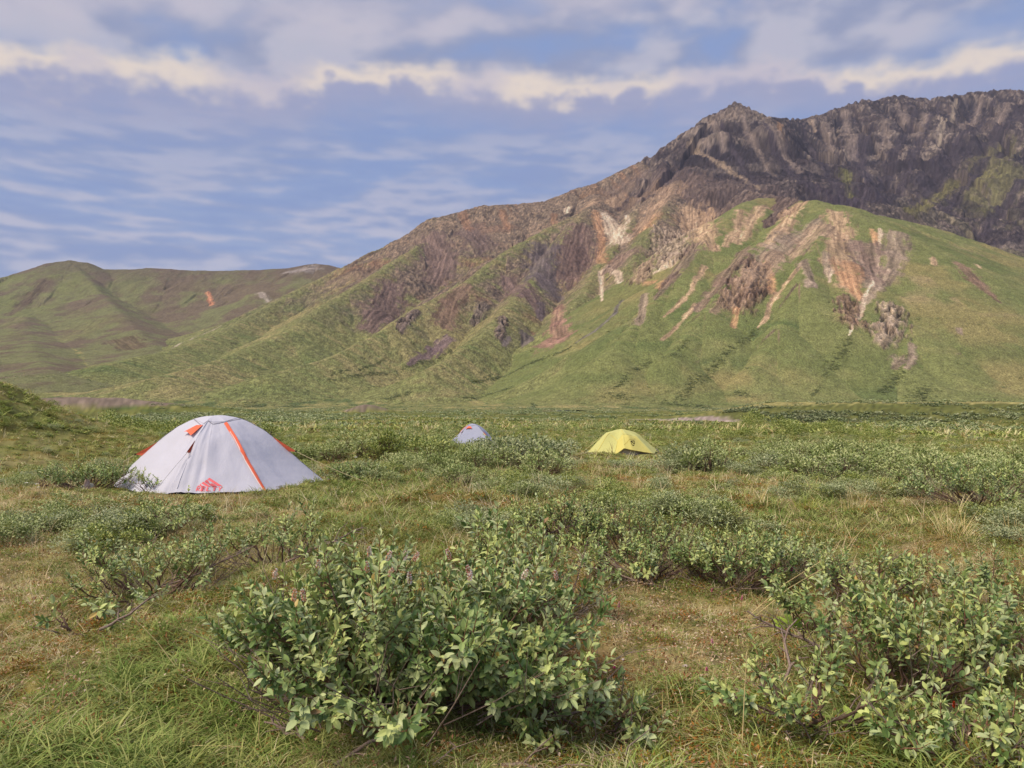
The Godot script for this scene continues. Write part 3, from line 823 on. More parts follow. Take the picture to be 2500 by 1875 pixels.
func ground_color(x: float, z: float, r: float) -> Color:
	var k := cover_at(x, z)
	var n := noise_d.get_noise_2d(x * 1.7, z * 1.7)
	var near := Color(128, 122, 76).lerp(Color(180, 162, 124), k.x * 0.6).lerp(Color(140, 104, 58), k.y * 0.4).lerp(Color(116, 124, 66), k.z * 0.5)
	var streak := noise_b.get_noise_2d(x * 0.035, z * 0.11)
	var far := Color(116, 120, 66).lerp(Color(158, 148, 94), smoothstep(0.0, 0.5, streak + n * 0.2) * 0.55).lerp(Color(92, 106, 58), smoothstep(0.05, 0.45, noise_b.get_noise_2d(x * 0.02 + 60.0, z * 0.06)))
	var c := near.lerp(far, smoothstep(14.0, 60.0, r))
	var u := x / maxf(-z, 1.0) if z < 0.0 else 0.0
	var bank := smoothstep(0.23, 0.30, u) * smoothstep(225.0, 245.0, -z)
	c = c.lerp(Color(106, 110, 62), bank * 0.7 * smoothstep(335.0, 318.0, -z + n * 8.0))
	c = c.lerp(Color(168, 158, 104), bank * 0.8 * smoothstep(316.0, 330.0, -z + n * 8.0))
	var gravel := maxf(bump(x, z, 64.0, -290.0, 24.0, 36.0), maxf(bump(x, z, -238.0, -400.0, 60.0, 30.0) * 1.15, bump(x, z, -82.0, -413.0, 12.0, 11.0) * 1.2))
	c = c.lerp(Color(168, 152, 142) if x > 0.0 else Color(134, 120, 106), smoothstep(0.34, 0.5, gravel + 0.18 * noise_b.get_noise_2d(x * 0.12, z * 0.12)))
	var f := 1.0 + 0.25 * n + 0.18 * noise_b.get_noise_2d(x * 5.0, z * 5.0)
	return Color(c.r * f, c.g * f, c.b * f)


func build_ground() -> void:
	var angles := PackedFloat32Array()
	var a := -PI
	while a < -0.86:
		angles.append(a)
		a += 0.09
	a = -0.86
	while a < 0.86:
		angles.append(a)
		a += 0.0034
	while a < PI:
		angles.append(a)
		a += 0.09
	angles.append(PI)
	var radii := PackedFloat32Array([0.02, 0.3, 0.6, 0.9, 1.2, 1.5])
	var r := 1.7
	while r < 475.0:
		radii.append(r)
		r *= 1.0 + 0.018 * smoothstep(0.0, 12.0, r) + 0.008
	var nj := radii.size()
	var v := PackedVector3Array()
	var c := PackedColorArray()
	var ix := PackedInt32Array()
	for i in angles.size():
		for j in nj:
			var x := radii[j] * sin(angles[i])
			var z := -radii[j] * cos(angles[i])
			v.append(Vector3(x, ground_at(x, z), z))
			var q := ground_color(x, z, radii[j])
			c.append(lin(q.r, q.g, q.b))
			if i and j:
				var k := i * nj + j
				ix.append_array(PackedInt32Array([k - nj - 1, k, k - 1, k - nj - 1, k - nj, k]))
	structure("ground", grid_mesh(v, c, ix), earth_material(1.1, 1.4, 0.0))


# ---------------------------------------------------------------- making things
func thing(called: String, label: String, category: String, at: Vector3, turn := 0.0, group := "") -> Node3D:
	var o := Node3D.new()
	o.name = called
	o.position = at
	o.rotation.y = turn
	o.set_meta("label", label)
	o.set_meta("category", category)
	if group:
		o.set_meta("group", group)
	add_child(o, true)
	return o


func part(called: String, mesh: Mesh, mat: Material, parent: Node) -> MeshInstance3D:
	var o := MeshInstance3D.new()
	o.name = called
	o.mesh = mesh
	o.material_override = mat
	parent.add_child(o, true)
	return o


func cloth(c: Color, through := 0.25) -> StandardMaterial3D:
	var m := StandardMaterial3D.new()
	m.albedo_color = c
	m.roughness = 0.7
	m.metallic_specular = 0.3
	m.backlight_enabled = through > 0.0
	m.backlight = Color(through, through, through)
	m.cull_mode = BaseMaterial3D.CULL_DISABLED
	var n := FastNoiseLite.new()
	n.seed = 9
	n.frequency = 0.012
	n.fractal_octaves = 4
	n.domain_warp_enabled = true
	n.domain_warp_amplitude = 40.0
	var t := NoiseTexture2D.new()
	t.width = 512
	t.height = 512
	t.seamless = true
	t.noise = n
	m.heightmap_enabled = true
	m.heightmap_texture = t
	m.heightmap_scale = 0.6
	m.uv1_triplanar = true
	m.uv1_scale = Vector3(0.9, 0.45, 0.9)
	return m


func plain(c: Color, rough := 0.8) -> StandardMaterial3D:
	var m := StandardMaterial3D.new()
	m.albedo_color = c
	m.roughness = rough
	m.metallic_specular = 0.25
	return m


# a tube through points, thinning from r0 to r1
func add_tube(st: SurfaceTool, pts: PackedVector3Array, r0: float, r1: float, sides := 5) -> void:
	var n := pts.size()
	var side := Vector3.RIGHT
	var rings: Array = []
	for i in n:
		var dir := (pts[mini(i + 1, n - 1)] - pts[maxi(i - 1, 0)]).normalized()
		if absf(dir.dot(side)) > 0.95:
			side = Vector3.FORWARD if absf(dir.z) < 0.8 else Vector3.UP
		var a := (side - dir * side.dot(dir)).normalized()
		side = a
		var b := dir.cross(a)
		var ring := PackedVector3Array()
		for k in sides:
			var f := TAU * k / sides
			ring.append(a * cos(f) + b * sin(f))
		rings.append(ring)
	for i in n - 1:
		var ra := lerpf(r0, r1, float(i) / (n - 1))
		var rb := lerpf(r0, r1, float(i + 1) / (n - 1))
		for k in sides:
			var q := (k + 1) % sides
			var c := [[pts[i] + rings[i][k] * ra, rings[i][k]], [pts[i] + rings[i][q] * ra, rings[i][q]], [pts[i + 1] + rings[i + 1][q] * rb, rings[i + 1][q]], [pts[i + 1] + rings[i + 1][k] * rb, rings[i + 1][k]]]
			for w in [0, 2, 1, 0, 3, 2]:
				st.set_normal(c[w][1])
				st.add_vertex(c[w][0])


func tube(pts: Array, r0: float, r1: float, sides := 5) -> ArrayMesh:
	var st := SurfaceTool.new()
	st.begin(Mesh.PRIMITIVE_TRIANGLES)
	add_tube(st, PackedVector3Array(pts), r0, r1, sides)
	return st.commit()


# ---------------------------------------------------------------- tents
# A tent skin is ruled between profiles that run from the top to the hem: each key is the hem point and
# the profile as (share of the way out, share of the height lost).
var tent_keys: Array = []
var tent_apex := Vector3.ZERO
var tent_sag := 0.03
var tent_folds := 0.008


func profile_at(key: Dictionary, s: float) -> Vector3:
	var hem: Vector3 = key.hem
	var y: float
	if key.has("power"):
		y = pow(s, lerpf(key.power.x, key.power.y, s))
		var p := tent_apex.lerp(hem, s)
		p.y = lerpf(tent_apex.y, hem.y, y)
		return p
	var pts: Array = key.line
	for i in pts.size() - 1:
		var a: Vector2 = pts[i]
		var b: Vector2 = pts[i + 1]
		if s <= b.x or i == pts.size() - 2:
			y = lerpf(a.y, b.y, (s - a.x) / (b.x - a.x))
			break
	var q := tent_apex.lerp(hem, s)
	q.y = lerpf(tent_apex.y, hem.y, y)
	return q


func skin(k: float, s: float) -> Vector3:
	var n := tent_keys.size()
	var i := int(floorf(k)) % n
	var u := k - floorf(k)
	var a := profile_at(tent_keys[i], s)
	var b := profile_at(tent_keys[(i + 1) % n], s)
	var p := a.lerp(b, u)
	var sag := tent_sag * sin(PI * u) * sin(PI * clampf(s, 0.0, 1.0)) * clampf(a.distance_to(b), 0.0, 1.2)
	var out := Vector3(p.x - tent_apex.x, 0, p.z - tent_apex.z)
	var way := (out.normalized() + Vector3(0, 0.7, 0)).normalized() if out.length() > 0.01 else Vector3.UP
	var fold := noise_b.get_noise_3d(p.x * 1.6, p.y * 1.3, p.z * 1.6) * tent_folds * 1.6 + noise_a.get_noise_2d(k * 4.3, s * 1.1 + k) * tent_folds * smoothstep(0.1, 0.6, s) + noise_b.get_noise_3d(p.x * 3.2 + p.y * 2.0, p.y * 1.4, p.z * 3.2) * tent_folds * 0.55
	return p - way * (sag - fold)


func skin_normal(k: float, s: float) -> Vector3:
	var n := (skin(k + 0.01, s) - skin(k, s)).cross(skin(k, s + 0.01) - skin(k, s)).normalized()
	return n if n.dot(skin(k, s) - Vector3(tent_apex.x, 0, tent_apex.z)) > 0.0 else -n


func skin_mesh(k0: float, k1: float, s0: float, s1: float, per_key: int, rows: int, lift := 0.0) -> ArrayMesh:
	var st := SurfaceTool.new()
	st.begin(Mesh.PRIMITIVE_TRIANGLES)
	var cols := int(round((k1 - k0) * per_key))
	for i in cols:
		for j in rows:
			var q := []
			for w in [Vector2i(0, 0), Vector2i(1, 0), Vector2i(1, 1), Vector2i(0, 1)]:
				var k := lerpf(k0, k1, float(i + w.x) / cols)
				var s := lerpf(s0, s1, float(j + w.y) / rows)
				var p := skin(k, s)
				if lift:
					p += skin_normal(k, s) * lift
				q.append(p)
			for w in [0, 2, 1, 0, 3, 2]:
				st.set_smooth_group((i / per_key) + 1)
				st.add_vertex(q[w])
	st.generate_normals()
	return st.commit()


# a band laid on the skin along (key, share) points
func band(path: Array, half: float, lift: float) -> ArrayMesh:
	var pts: Array = []
	for i in path.size() - 1:
		for n in 8:
			pts.append(path[i].lerp(path[i + 1], n / 8.0))
	pts.append(path[-1])
	var st := SurfaceTool.new()
	st.begin(Mesh.PRIMITIVE_TRIANGLES)
	var rows: Array = []
	for i in pts.size():
		var p := skin(pts[i].x, pts[i].y)
		var ahead := skin(pts[mini(i + 1, pts.size() - 1)].x, pts[mini(i + 1, pts.size() - 1)].y) - skin(pts[maxi(i - 1, 0)].x, pts[maxi(i - 1, 0)].y)
		var n := skin_normal(pts[i].x, pts[i].y)
		var side := ahead.cross(n).normalized() * half
		rows.append([p + n * lift - side, p + n * (lift + half * 0.25), p + n * lift + side])
	for i in rows.size() - 1:
		for c in 2:
			for w in [[0, 0], [1, 1], [0, 1], [0, 0], [1, 0], [1, 1]]:
				st.set_smooth_group(1)
				st.add_vertex(rows[i + w[0]][c + w[1]])
	st.generate_normals()
	return st.commit()


# where the skin stands in front at a place seen square on from its front: local x and y
func front_spot(x: float, y: float, k0: float, k1: float) -> Vector2:
	var best := Vector2(k0, 0.5)
	var near := 1e9
	for i in 41:
		for j in 41:
			var k := lerpf(k0, k1, i / 40.0)
			var s := lerpf(0.2, 1.0, j / 40.0)
			var p := skin(k, s)
			var d := Vector2(p.x - x, p.y - y).length()
			if d < near:
				near = d
				best = Vector2(k, s)
	var stepk := (k1 - k0) / 40.0
	var steps := 0.02
	for n in 12:
		stepk *= 0.6
		steps *= 0.6
		for o in [Vector2(stepk, 0), Vector2(-stepk, 0), Vector2(0, steps), Vector2(0, -steps)]:
			var p := skin(best.x + o.x, best.y + o.y)
			var d := Vector2(p.x - x, p.y - y).length()
			if d < near:
				near = d
				best += o
	return best


# flat print: triangles in local x and y, laid on the skin
func print_on(tris: Array, k0: float, k1: float, lift: float) -> ArrayMesh:
	var st := SurfaceTool.new()
	st.begin(Mesh.PRIMITIVE_TRIANGLES)
	var seen_spots := {}
	for p in tris:
		if not seen_spots.has(p):
			var w := front_spot(p.x, p.y, k0, k1)
			seen_spots[p] = [skin(w.x, w.y), skin_normal(w.x, w.y)]
	for i in range(0, tris.size(), 3):
		for c in 3:
			var q: Array = seen_spots[tris[i + c]]
			st.set_normal(q[1])
			st.add_vertex(q[0] + q[1] * lift)
	return st.commit()


func quad(a: Vector2, b: Vector2, c: Vector2, d: Vector2, n := 6) -> Array:
	# a to b along one edge, d to c along the other, cut into n strips
	var out: Array = []
	for i in n:
		var p := a.lerp(b, float(i) / n)
		var q := a.lerp(b, float(i + 1) / n)
		var r := d.lerp(c, float(i + 1) / n)
		var s := d.lerp(c, float(i) / n)
		out.append_array([p, q, r, p, r, s])
	return out


func letters(text: String, centre: Vector2, wide: float, high: float) -> Array:
	var font := SystemFont.new()
	font.font_names = PackedStringArray(["Droid Sans"])
	font.font_weight = 700
	var tm := TextMesh.new()
	tm.font = font
	tm.text = text
	tm.font_size = 64
	tm.depth = 0.0
	tm.pixel_size = 0.01
	tm.curve_step = 3.0
	var arrays := tm.get_mesh_arrays()
	var v: PackedVector3Array = arrays[Mesh.ARRAY_VERTEX]
	var ix: PackedInt32Array = arrays[Mesh.ARRAY_INDEX]
	var lo := Vector2(1e9, 1e9)
	var hi := -lo
	for p in v:
		lo = Vector2(minf(lo.x, p.x), minf(lo.y, p.y))
		hi = Vector2(maxf(hi.x, p.x), maxf(hi.y, p.y))
	var out: Array = []
	for k in ix:
		var p := v[k]
		out.append(centre + Vector2(((p.x - lo.x) / (hi.x - lo.x) - 0.5) * wide, ((p.y - lo.y) / (hi.y - lo.y) - 0.5) * high))
	return out


func flap(a: Vector3, b: Vector3, tip: Vector3) -> ArrayMesh:
	# a three-cornered guy tab, slightly cupped, with thickness
	var st := SurfaceTool.new()
	st.begin(Mesh.PRIMITIVE_TRIANGLES)
	var n := (b - a).cross(tip - a).normalized() * 0.006
	var mid := (a + b + tip) / 3.0 + n * 3.0
	for tri in [[a, b, mid], [b, tip, mid], [tip, a, mid]]:
		for s in [0, 1]:
			var o: Vector3 = n * (1.0 if s == 0 else -1.0)
			for w in ([0, 1, 2] if s == 0 else [0, 2, 1]):
				st.add_vertex(tri[w] + o)
	st.generate_normals()
	return st.commit()


func hem(x: float, z: float, at: Vector3, lift: float) -> Vector3:
	return Vector3(x, ground_at(at.x + x, at.z + z) - at.y + lift, z)


func rope(a: Vector3, b: Vector3, sag: float) -> Array:
	var pts: Array = []
	for i in 9:
		var u := i / 8.0
		pts.append(a.lerp(b, u) - Vector3(0, sag * sin(PI * u), 0))
	return pts


# the pale dome tent with coral trim; its folds and hem follow the ground at its place
func dome_tent(label: String, at: Vector3, turn: float, printed: bool, tint: Color, hand := 1.0) -> Node3D:
	var o := thing("dome_tent", label, "tent", at, turn)
	o.scale.x = hand
	if hand < 0.0:
		o.scale *= 0.92
	var put := func(x: float, z: float, lift: float) -> Vector3:
		var w := Vector3(x * hand, 0, z).rotated(Vector3.UP, turn)
		return Vector3(x, ground_at(at.x + w.x, at.z + w.z) - at.y + lift, z)
	tent_apex = Vector3(-0.02, 1.12, 0.0)
	tent_sag = 0.035
	tent_folds = 0.017
	tent_keys = [
		{"hem": put.call(-1.86, -0.42, 0.03), "power": Vector2(2.0, 1.6)},
		{"hem": put.call(-0.50, 1.02, 0.02), "power": Vector2(1.45, 1.3)},
		{"hem": put.call(-0.16, 1.08, 0.03), "power": Vector2(1.75, 1.5)},
		{"hem": put.call(0.24, 1.09, 0.04), "power": Vector2(1.6, 1.3)},
		{"hem": put.call(1.05, 0.86, 0.05), "power": Vector2(1.75, 1.0)},
		{"hem": put.call(1.60, -0.28, 0.09), "power": Vector2(2.5, 1.0)},
		{"hem": put.call(0.66, -1.18, 0.05), "power": Vector2(2.4, 1.5)},
		{"hem": put.call(-0.74, -1.22, 0.05), "power": Vector2(2.2, 1.7)},
	]
	var fly := cloth(tint, 0.3)
	var coral := cloth(paint(250, 122, 88), 0.2)
	var cord := plain(paint(206, 192, 150))
	part("rainfly", skin_mesh(0.0, 8.0, 0.012, 1.0, 10, 40), fly, o)
	part("roof_panel", skin_mesh(0.0, 8.0, 0.0, 0.20, 8, 6, 0.006), fly, o)
	var dark := plain(paint(150, 148, 160))
	var rim := [Vector2(0, 0.205)]
	for k in 8:
		rim.append(Vector2(k + 1.0, 0.205 if k % 2 else 0.235))
	part("roof_seam", band(rim, 0.006, 0.007), dark, o)
	part("pole_seam", band([Vector2(2.0, 0.04), Vector2(2.0, 0.4), Vector2(2.0, 0.97)], 0.008, 0.004), fly, o)
	part("corner_seam", band([Vector2(5.0, 0.04), Vector2(5.0, 0.5), Vector2(5.0, 0.97)], 0.008, 0.004), fly, o)
	part("door_strip", band([Vector2(3.95, 0.225), Vector2(3.98, 0.45), Vector2(4.0, 0.62), Vector2(4.0, 0.8), Vector2(4.0, 1.0)], 0.026, 0.010), coral, o)
	part("door_piping", band([Vector2(3.93, 0.225), Vector2(3.95, 0.45), Vector2(3.965, 0.62), Vector2(3.97, 0.8), Vector2(3.975, 1.0)], 0.008, 0.012), plain(paint(238, 232, 232)), o)
	# vent flap near the top of the end panel, propped open
	var va := skin(0.72, 0.26) + skin_normal(0.72, 0.26) * 0.012
	var vb := skin(1.36, 0.25) + skin_normal(1.36, 0.25) * 0.012
	var vc := skin(1.20, 0.42) + skin_normal(1.20, 0.42) * 0.045
	var vd := skin(0.56, 0.40) + skin_normal(0.56, 0.40) * 0.060
	var vst := SurfaceTool.new()
	vst.begin(Mesh.PRIMITIVE_TRIANGLES)
	for i in 6:
		for j in 4:
			for w in [[0, 0], [1, 1], [1, 0], [0, 0], [0, 1], [1, 1]]:
				var u: float = (i + w[0]) / 6.0
				var t: float = (j + w[1]) / 4.0
				var p := va.lerp(vb, u).lerp(vd.lerp(vc, u), t) + Vector3(0, 0.035 * sin(PI * u) * t, 0)
				vst.set_smooth_group(1)
				vst.add_vertex(p)
	vst.generate_normals()
	part("vent_flap", vst.commit(), coral, o)
	# guy tabs and lines
	var tabs := [[0.0, 0.66, Vector3(-0.11, -0.03, 0.0), Vector3(-1.1, 0, -0.15)], [5.0, 0.62, Vector3(0.12, -0.05, 0.02), Vector3(1.15, 0, 0.1)]]
	for t in tabs:
		var p0: Vector3 = skin(t[0], t[1] - 0.10)
		var p1: Vector3 = skin(t[0], t[1] + 0.05)
		var tip: Vector3 = p1 + t[2] + Vector3(0, 0.05, 0)
		part("guy_tab", flap(p0, p1, tip), coral, o)
		part("tab_ring", tube([tip + Vector3(-0.012, 0, 0), tip + Vector3(0.012, 0, 0)], 0.012, 0.012, 6), plain(paint(52, 46, 44)), o)
		var peg_at: Vector3 = put.call(tip.x + t[3].x, tip.z + t[3].z, 0.03)
		part("guy_line", tube(rope(tip, peg_at, 0.02), 0.005, 0.005, 4), cord, o)
		var split := tip.lerp(peg_at, 0.22)
		part("guy_line", tube(rope(split, put.call(split.x + 0.06, split.z + 0.02, 0.02), 0.0), 0.0035, 0.0035, 4), cord, o)
		part("peg", tube([peg_at + Vector3(0, 0.04, 0), peg_at + Vector3(0.01, -0.12, 0)], 0.006, 0.004, 5), plain(paint(120, 118, 116)), o)
	var e0 := skin(1.93, 0.50) + skin_normal(1.93, 0.5) * 0.006
	var e1 := skin(1.93, 0.64) + skin_normal(1.93, 0.64) * 0.006
	part("guy_tab", flap(e0, e1, e1 + Vector3(-0.025, 0.005, 0.06)), plain(paint(196, 92, 66)), o)
	var knot := e1 + Vector3(-0.03, -0.01, 0.06)
	part("guy_line", tube(rope(knot, put.call(-0.40, 1.22, 0.01), -0.01), 0.006, 0.005, 4), plain(paint(232, 228, 232)), o)
	part("guy_line", tube([knot, knot + Vector3(0.02, 0.03, 0.01), knot + Vector3(0.05, 0.0, 0.0), knot + Vector3(0.035, -0.07, 0.01), knot + Vector3(0.02, -0.11, 0.0)], 0.005, 0.004, 4), plain(paint(232, 228, 232)), o)
	# dark ground cloth showing under the hem
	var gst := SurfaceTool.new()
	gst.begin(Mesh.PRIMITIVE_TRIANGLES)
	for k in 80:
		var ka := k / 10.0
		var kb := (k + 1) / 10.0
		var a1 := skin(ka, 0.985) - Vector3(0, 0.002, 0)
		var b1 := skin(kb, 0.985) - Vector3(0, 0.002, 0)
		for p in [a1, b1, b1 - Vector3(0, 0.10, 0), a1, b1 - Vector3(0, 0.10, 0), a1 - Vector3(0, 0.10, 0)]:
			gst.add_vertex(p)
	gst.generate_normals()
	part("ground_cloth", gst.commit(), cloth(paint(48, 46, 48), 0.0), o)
	if printed:
		var pink := cloth(paint(246, 120, 126), 0.15)
		# the peak of slanting bars and the lettering under it
		var left := Vector2(0.115, 0.145)
		var top := Vector2(0.270, 0.27)
		var right := Vector2(0.475, 0.15)
		var emblem := Node3D.new()
		emblem.name = "printed_emblem"
		o.add_child(emblem, true)
		for b in 5:
			var u0 := b / 5.0
			var u1 := (b + 0.80) / 5.0
			var bar := quad(left.lerp(top, u0), left.lerp(top, u1), left.lerp(right, u1), left.lerp(right, u0), 4)
			part("bar", print_on(bar, 2.0, 4.0, 0.007), pink, emblem)
		for i in 5:
			part("letter", print_on(letters("KELTY"[i], Vector2(0.295 + (i - 2) * 0.073, 0.115), 0.062, 0.05), 2.0, 4.0, 0.007), pink, emblem)
	return o


func yellow_tent(at: Vector3) -> void:
	var o := thing("backpacking_tent", "small yellow green tent with dark shield emblem on its door hood", "tent", at)
	o.scale = Vector3.ONE * 1.05
	tent_apex = Vector3(-0.02, 1.06, 0.0)
	tent_sag = 0.05
	tent_folds = 0.008
	tent_keys = [
		{"hem": hem(-1.36, -0.10, at, 0.06), "line": [Vector2(0, 0), Vector2(0.12, 0.03), Vector2(0.42, 0.15), Vector2(0.50, 0.24), Vector2(1, 1)]},
		{"hem": hem(-1.12, 0.55, at, 0.04), "line": [Vector2(0, 0), Vector2(0.12, 0.03), Vector2(0.48, 0.17), Vector2(0.56, 0.27), Vector2(1, 1)]},
		{"hem": hem(-0.44, 1.0, at, 0.02), "line": [Vector2(0, 0), Vector2(0.2, 0.09), Vector2(0.50, 0.45), Vector2(1, 1)]},
		{"hem": hem(-0.06, 1.10, at, 0.27), "line": [Vector2(0, 0), Vector2(0.2, 0.07), Vector2(0.60, 0.38), Vector2(1, 1)]},
		{"hem": hem(0.28, 1.10, at, 0.21), "line": [Vector2(0, 0), Vector2(0.2, 0.05), Vector2(0.60, 0.33), Vector2(1, 1)]},
		{"hem": hem(1.12, 0.75, at, 0.04), "line": [Vector2(0, 0), Vector2(0.2, 0.05), Vector2(0.5, 0.30), Vector2(1, 1)]},
		{"hem": hem(1.36, 0.02, at, 0.10), "line": [Vector2(0, 0), Vector2(0.12, 0.04), Vector2(0.40, 0.15), Vector2(0.50, 0.27), Vector2(1, 1)]},
		{"hem": hem(0.6, -1.0, at, 0.04), "line": [Vector2(0, 0), Vector2(0.4, 0.2), Vector2(1, 1)]},
		{"hem": hem(-0.6, -1.0, at, 0.04), "line": [Vector2(0, 0), Vector2(0.4, 0.2), Vector2(1, 1)]},
	]
	var fly := cloth(paint(212, 212, 136), 0.3)
	var hood := cloth(paint(224, 214, 124), 0.3)
	var edge := plain(paint(228, 216, 126))
	part("rainfly", skin_mesh(0.0, 9.0, 0.0, 1.0, 8, 24), fly, o)
	part("door_panel", skin_mesh(2.15, 4.9, 0.50, 0.995, 8, 12, 0.007), hood, o)
	var pole_seams := [[Vector2(1.0, 0.40), Vector2(1.0, 0.56), Vector2(1.0, 0.98)], [Vector2(1.2, 0.46), Vector2(1.7, 0.46), Vector2(2.1, 0.52)], [Vector2(2.1, 0.52), Vector2(2.05, 0.8), Vector2(2.0, 0.99)], [Vector2(2.1, 0.52), Vector2(2.8, 0.50), Vector2(3.6, 0.44), Vector2(4.4, 0.46), Vector2(4.9, 0.62)], [Vector2(3.0, 0.02), Vector2(3.2, 0.25), Vector2(3.4, 0.44)]]
	for s in pole_seams:
		part("seam", band(s, 0.012, 0.009), edge, o)
	part("door_fold", band([Vector2(3.0, 0.88), Vector2(3.8, 0.72), Vector2(4.6, 0.6)], 0.006, 0.011), plain(paint(196, 170, 78)), o)
	part("door_edge", band([Vector2(2.0, 0.99), Vector2(2.5, 0.995), Vector2(3.0, 0.995), Vector2(4.0, 0.995), Vector2(5.0, 0.995)], 0.010, 0.010), plain(paint(112, 96, 50)), o)
	# grey inner tent seen below the raised hem
	var st := SurfaceTool.new()
	st.begin(Mesh.PRIMITIVE_TRIANGLES)
	for i in 24:
		var ka := lerpf(1.9, 5.0, i / 24.0)
		var kb := lerpf(1.9, 5.0, (i + 1) / 24.0)
		var a := skin(ka, 0.84)
		var b := skin(kb, 0.84)
		var fa := hem(a.x * 1.02, a.z, at, -0.05)
		var fb := hem(b.x * 1.02, b.z, at, -0.05)
		a.y = minf(a.y, 0.42)
		b.y = minf(b.y, 0.42)
		for p in [a, b, fb, a, fb, fa]:
			st.set_smooth_group(1)
			st.add_vertex(p)
	st.generate_normals()
	part("inner_tent", st.commit(), cloth(paint(196, 184, 180), 0.0), o)
	# emblem: a shield outline with a slanting stroke
	var c := Vector2(0.30, 0.57)
	var outer := [Vector2(-0.085, 0.085), Vector2(0.085, 0.085), Vector2(0.085, -0.02), Vector2(0.04, -0.095), Vector2(-0.02, -0.09), Vector2(-0.07, -0.03)]
	var tris: Array = []
	for i in 6:
		var a: Vector2 = outer[i]
		var b: Vector2 = outer[(i + 1) % 6]
		tris.append_array(quad(c + a, c + b, c + b * 0.72, c + a * 0.72, 2))
	tris.append_array(quad(c + Vector2(-0.06, 0.055), c + Vector2(0.055, -0.045), c + Vector2(0.065, -0.02), c + Vector2(-0.035, 0.065), 2))
	part("shield_emblem", print_on(tris, 2.2, 4.9, 0.013), plain(paint(92, 84, 50)), o)
	for side in [[6.0, Vector3(1.72, 0, 0.15)], [0.0, Vector3(-1.75, 0, 0.0)]]:
		var from: Vector3 = skin(side[0], 0.52)
		var to: Vector3 = hem(side[1].x, side[1].z, at, 0.03)
		part("guy_line", tube(rope(from, to, 0.0), 0.008, 0.008, 4), plain(paint(214, 206, 150)), o)
		part("peg", tube([to + Vector3(0, 0.05, 0), to + Vector3(0, -0.1, 0)], 0.008, 0.006, 5), plain(paint(150, 148, 146)), o)
	part("corner_webbing", tube(rope(skin(6.0, 0.96), hem(1.47, 0.05, at, 0.02), 0.0), 0.02, 0.012, 4), plain(paint(168, 160, 156)), o)


func stand(x: float, z: float) -> Vector3:
	return Vector3(x, ground_at(x, z), z)


func build_camp() -> void:
	dome_tent("pale lavender dome tent with coral door strip, nearest of the tents", stand(-4.64, -11.6), 0.0, true, paint(210, 211, 224))
	dome_tent("grey dome tent with coral vent flap, far off behind willow thicket", stand(-2.18, -40.0), -1.12, false, paint(172, 178, 200), -1.0)
	yellow_tent(stand(4.45, -30.0))


# ---------------------------------------------------------------- leaves, grass and wood
func leaf_mesh(wide: float, curl: float, fold: float) -> ArrayMesh:
	# along +y, face to +z; a pale midrib between two folded halves
	var st := SurfaceTool.new()
	st.begin(Mesh.PRIMITIVE_TRIANGLES)
	var us := [0.0, 0.14, 0.38, 0.62, 0.84, 1.0]
	var ws := [0.03, 0.45, 0.95, 1.0, 0.58, 0.0]
	var rows: Array = []
	for i in 6:
		var u: float = us[i]
		var w: float = ws[i] * wide * 0.5
		var z := -curl * u * u
		var rib := minf(w, 0.022)
		rows.append([Vector3(-w, u - 0.02, z + w * fold), Vector3(-rib, u, z), Vector3(rib, u, z), Vector3(w, u - 0.02, z + w * fold)])
	for i in 5:
		for c in 3:
			var a: Array = [rows[i][c], rows[i][c + 1], rows[i + 1][c + 1], rows[i + 1][c]]
			var n := ((a[1] - a[0]) as Vector3).cross(a[2] - a[0]).normalized()
			for w in [0, 2, 1, 0, 3, 2]:
				st.set_normal(n)
				st.set_color(Color(1.3, 1.35, 1.0) if c == 1 else Color(1, 1, 1))
				st.add_vertex(a[w])
	return st.commit()


func leaf_material(tint: Color) -> StandardMaterial3D:
	var m := StandardMaterial3D.new()
	m.albedo_color = tint
	m.vertex_color_use_as_albedo = true
	m.roughness = 0.55
	m.metallic_specular = 0.5
	m.backlight_enabled = true
	m.backlight = Color(0.36, 0.36, 0.36)
	m.cull_mode = BaseMaterial3D.CULL_DISABLED
	return m


func blade(st: SurfaceTool, base: Vector3, dir: Vector3, length: float, wide: float, bend: float, c: Color, segs := 3) -> void:
	var side := dir.cross(Vector3.UP)
	side = (side if side.length() > 0.05 else Vector3.RIGHT).normalized().rotated(Vector3.UP, rng.randf_range(-1.2, 1.2))
	var flat := Vector3(dir.x, 0, dir.z)
	flat = (flat.normalized() if flat.length() > 0.03 else Vector3.FORWARD)
	var prev: Array = []
	for i in segs + 1:
		var u := float(i) / segs
		var p := base + dir * length * u + (flat * 0.75 - Vector3.UP * 0.75) * bend * length * u * u
		var w := wide * 0.5 * pow(1.0 - u, 0.6)
		var row := [p - side * w, p + side * w]
		if i:
			var order: Array = [prev[0], prev[1], row[1], prev[0], row[1], row[0]] if i < segs else [prev[0], prev[1], p]
			var n := ((order[2] - order[0]) as Vector3).cross(order[1] - order[0]).normalized()
			if n.y < 0.0:
				n = -n
				order.reverse()
			for v in order:
				st.set_normal(n)
				st.set_color(c)
				st.add_vertex(v)
		prev = row


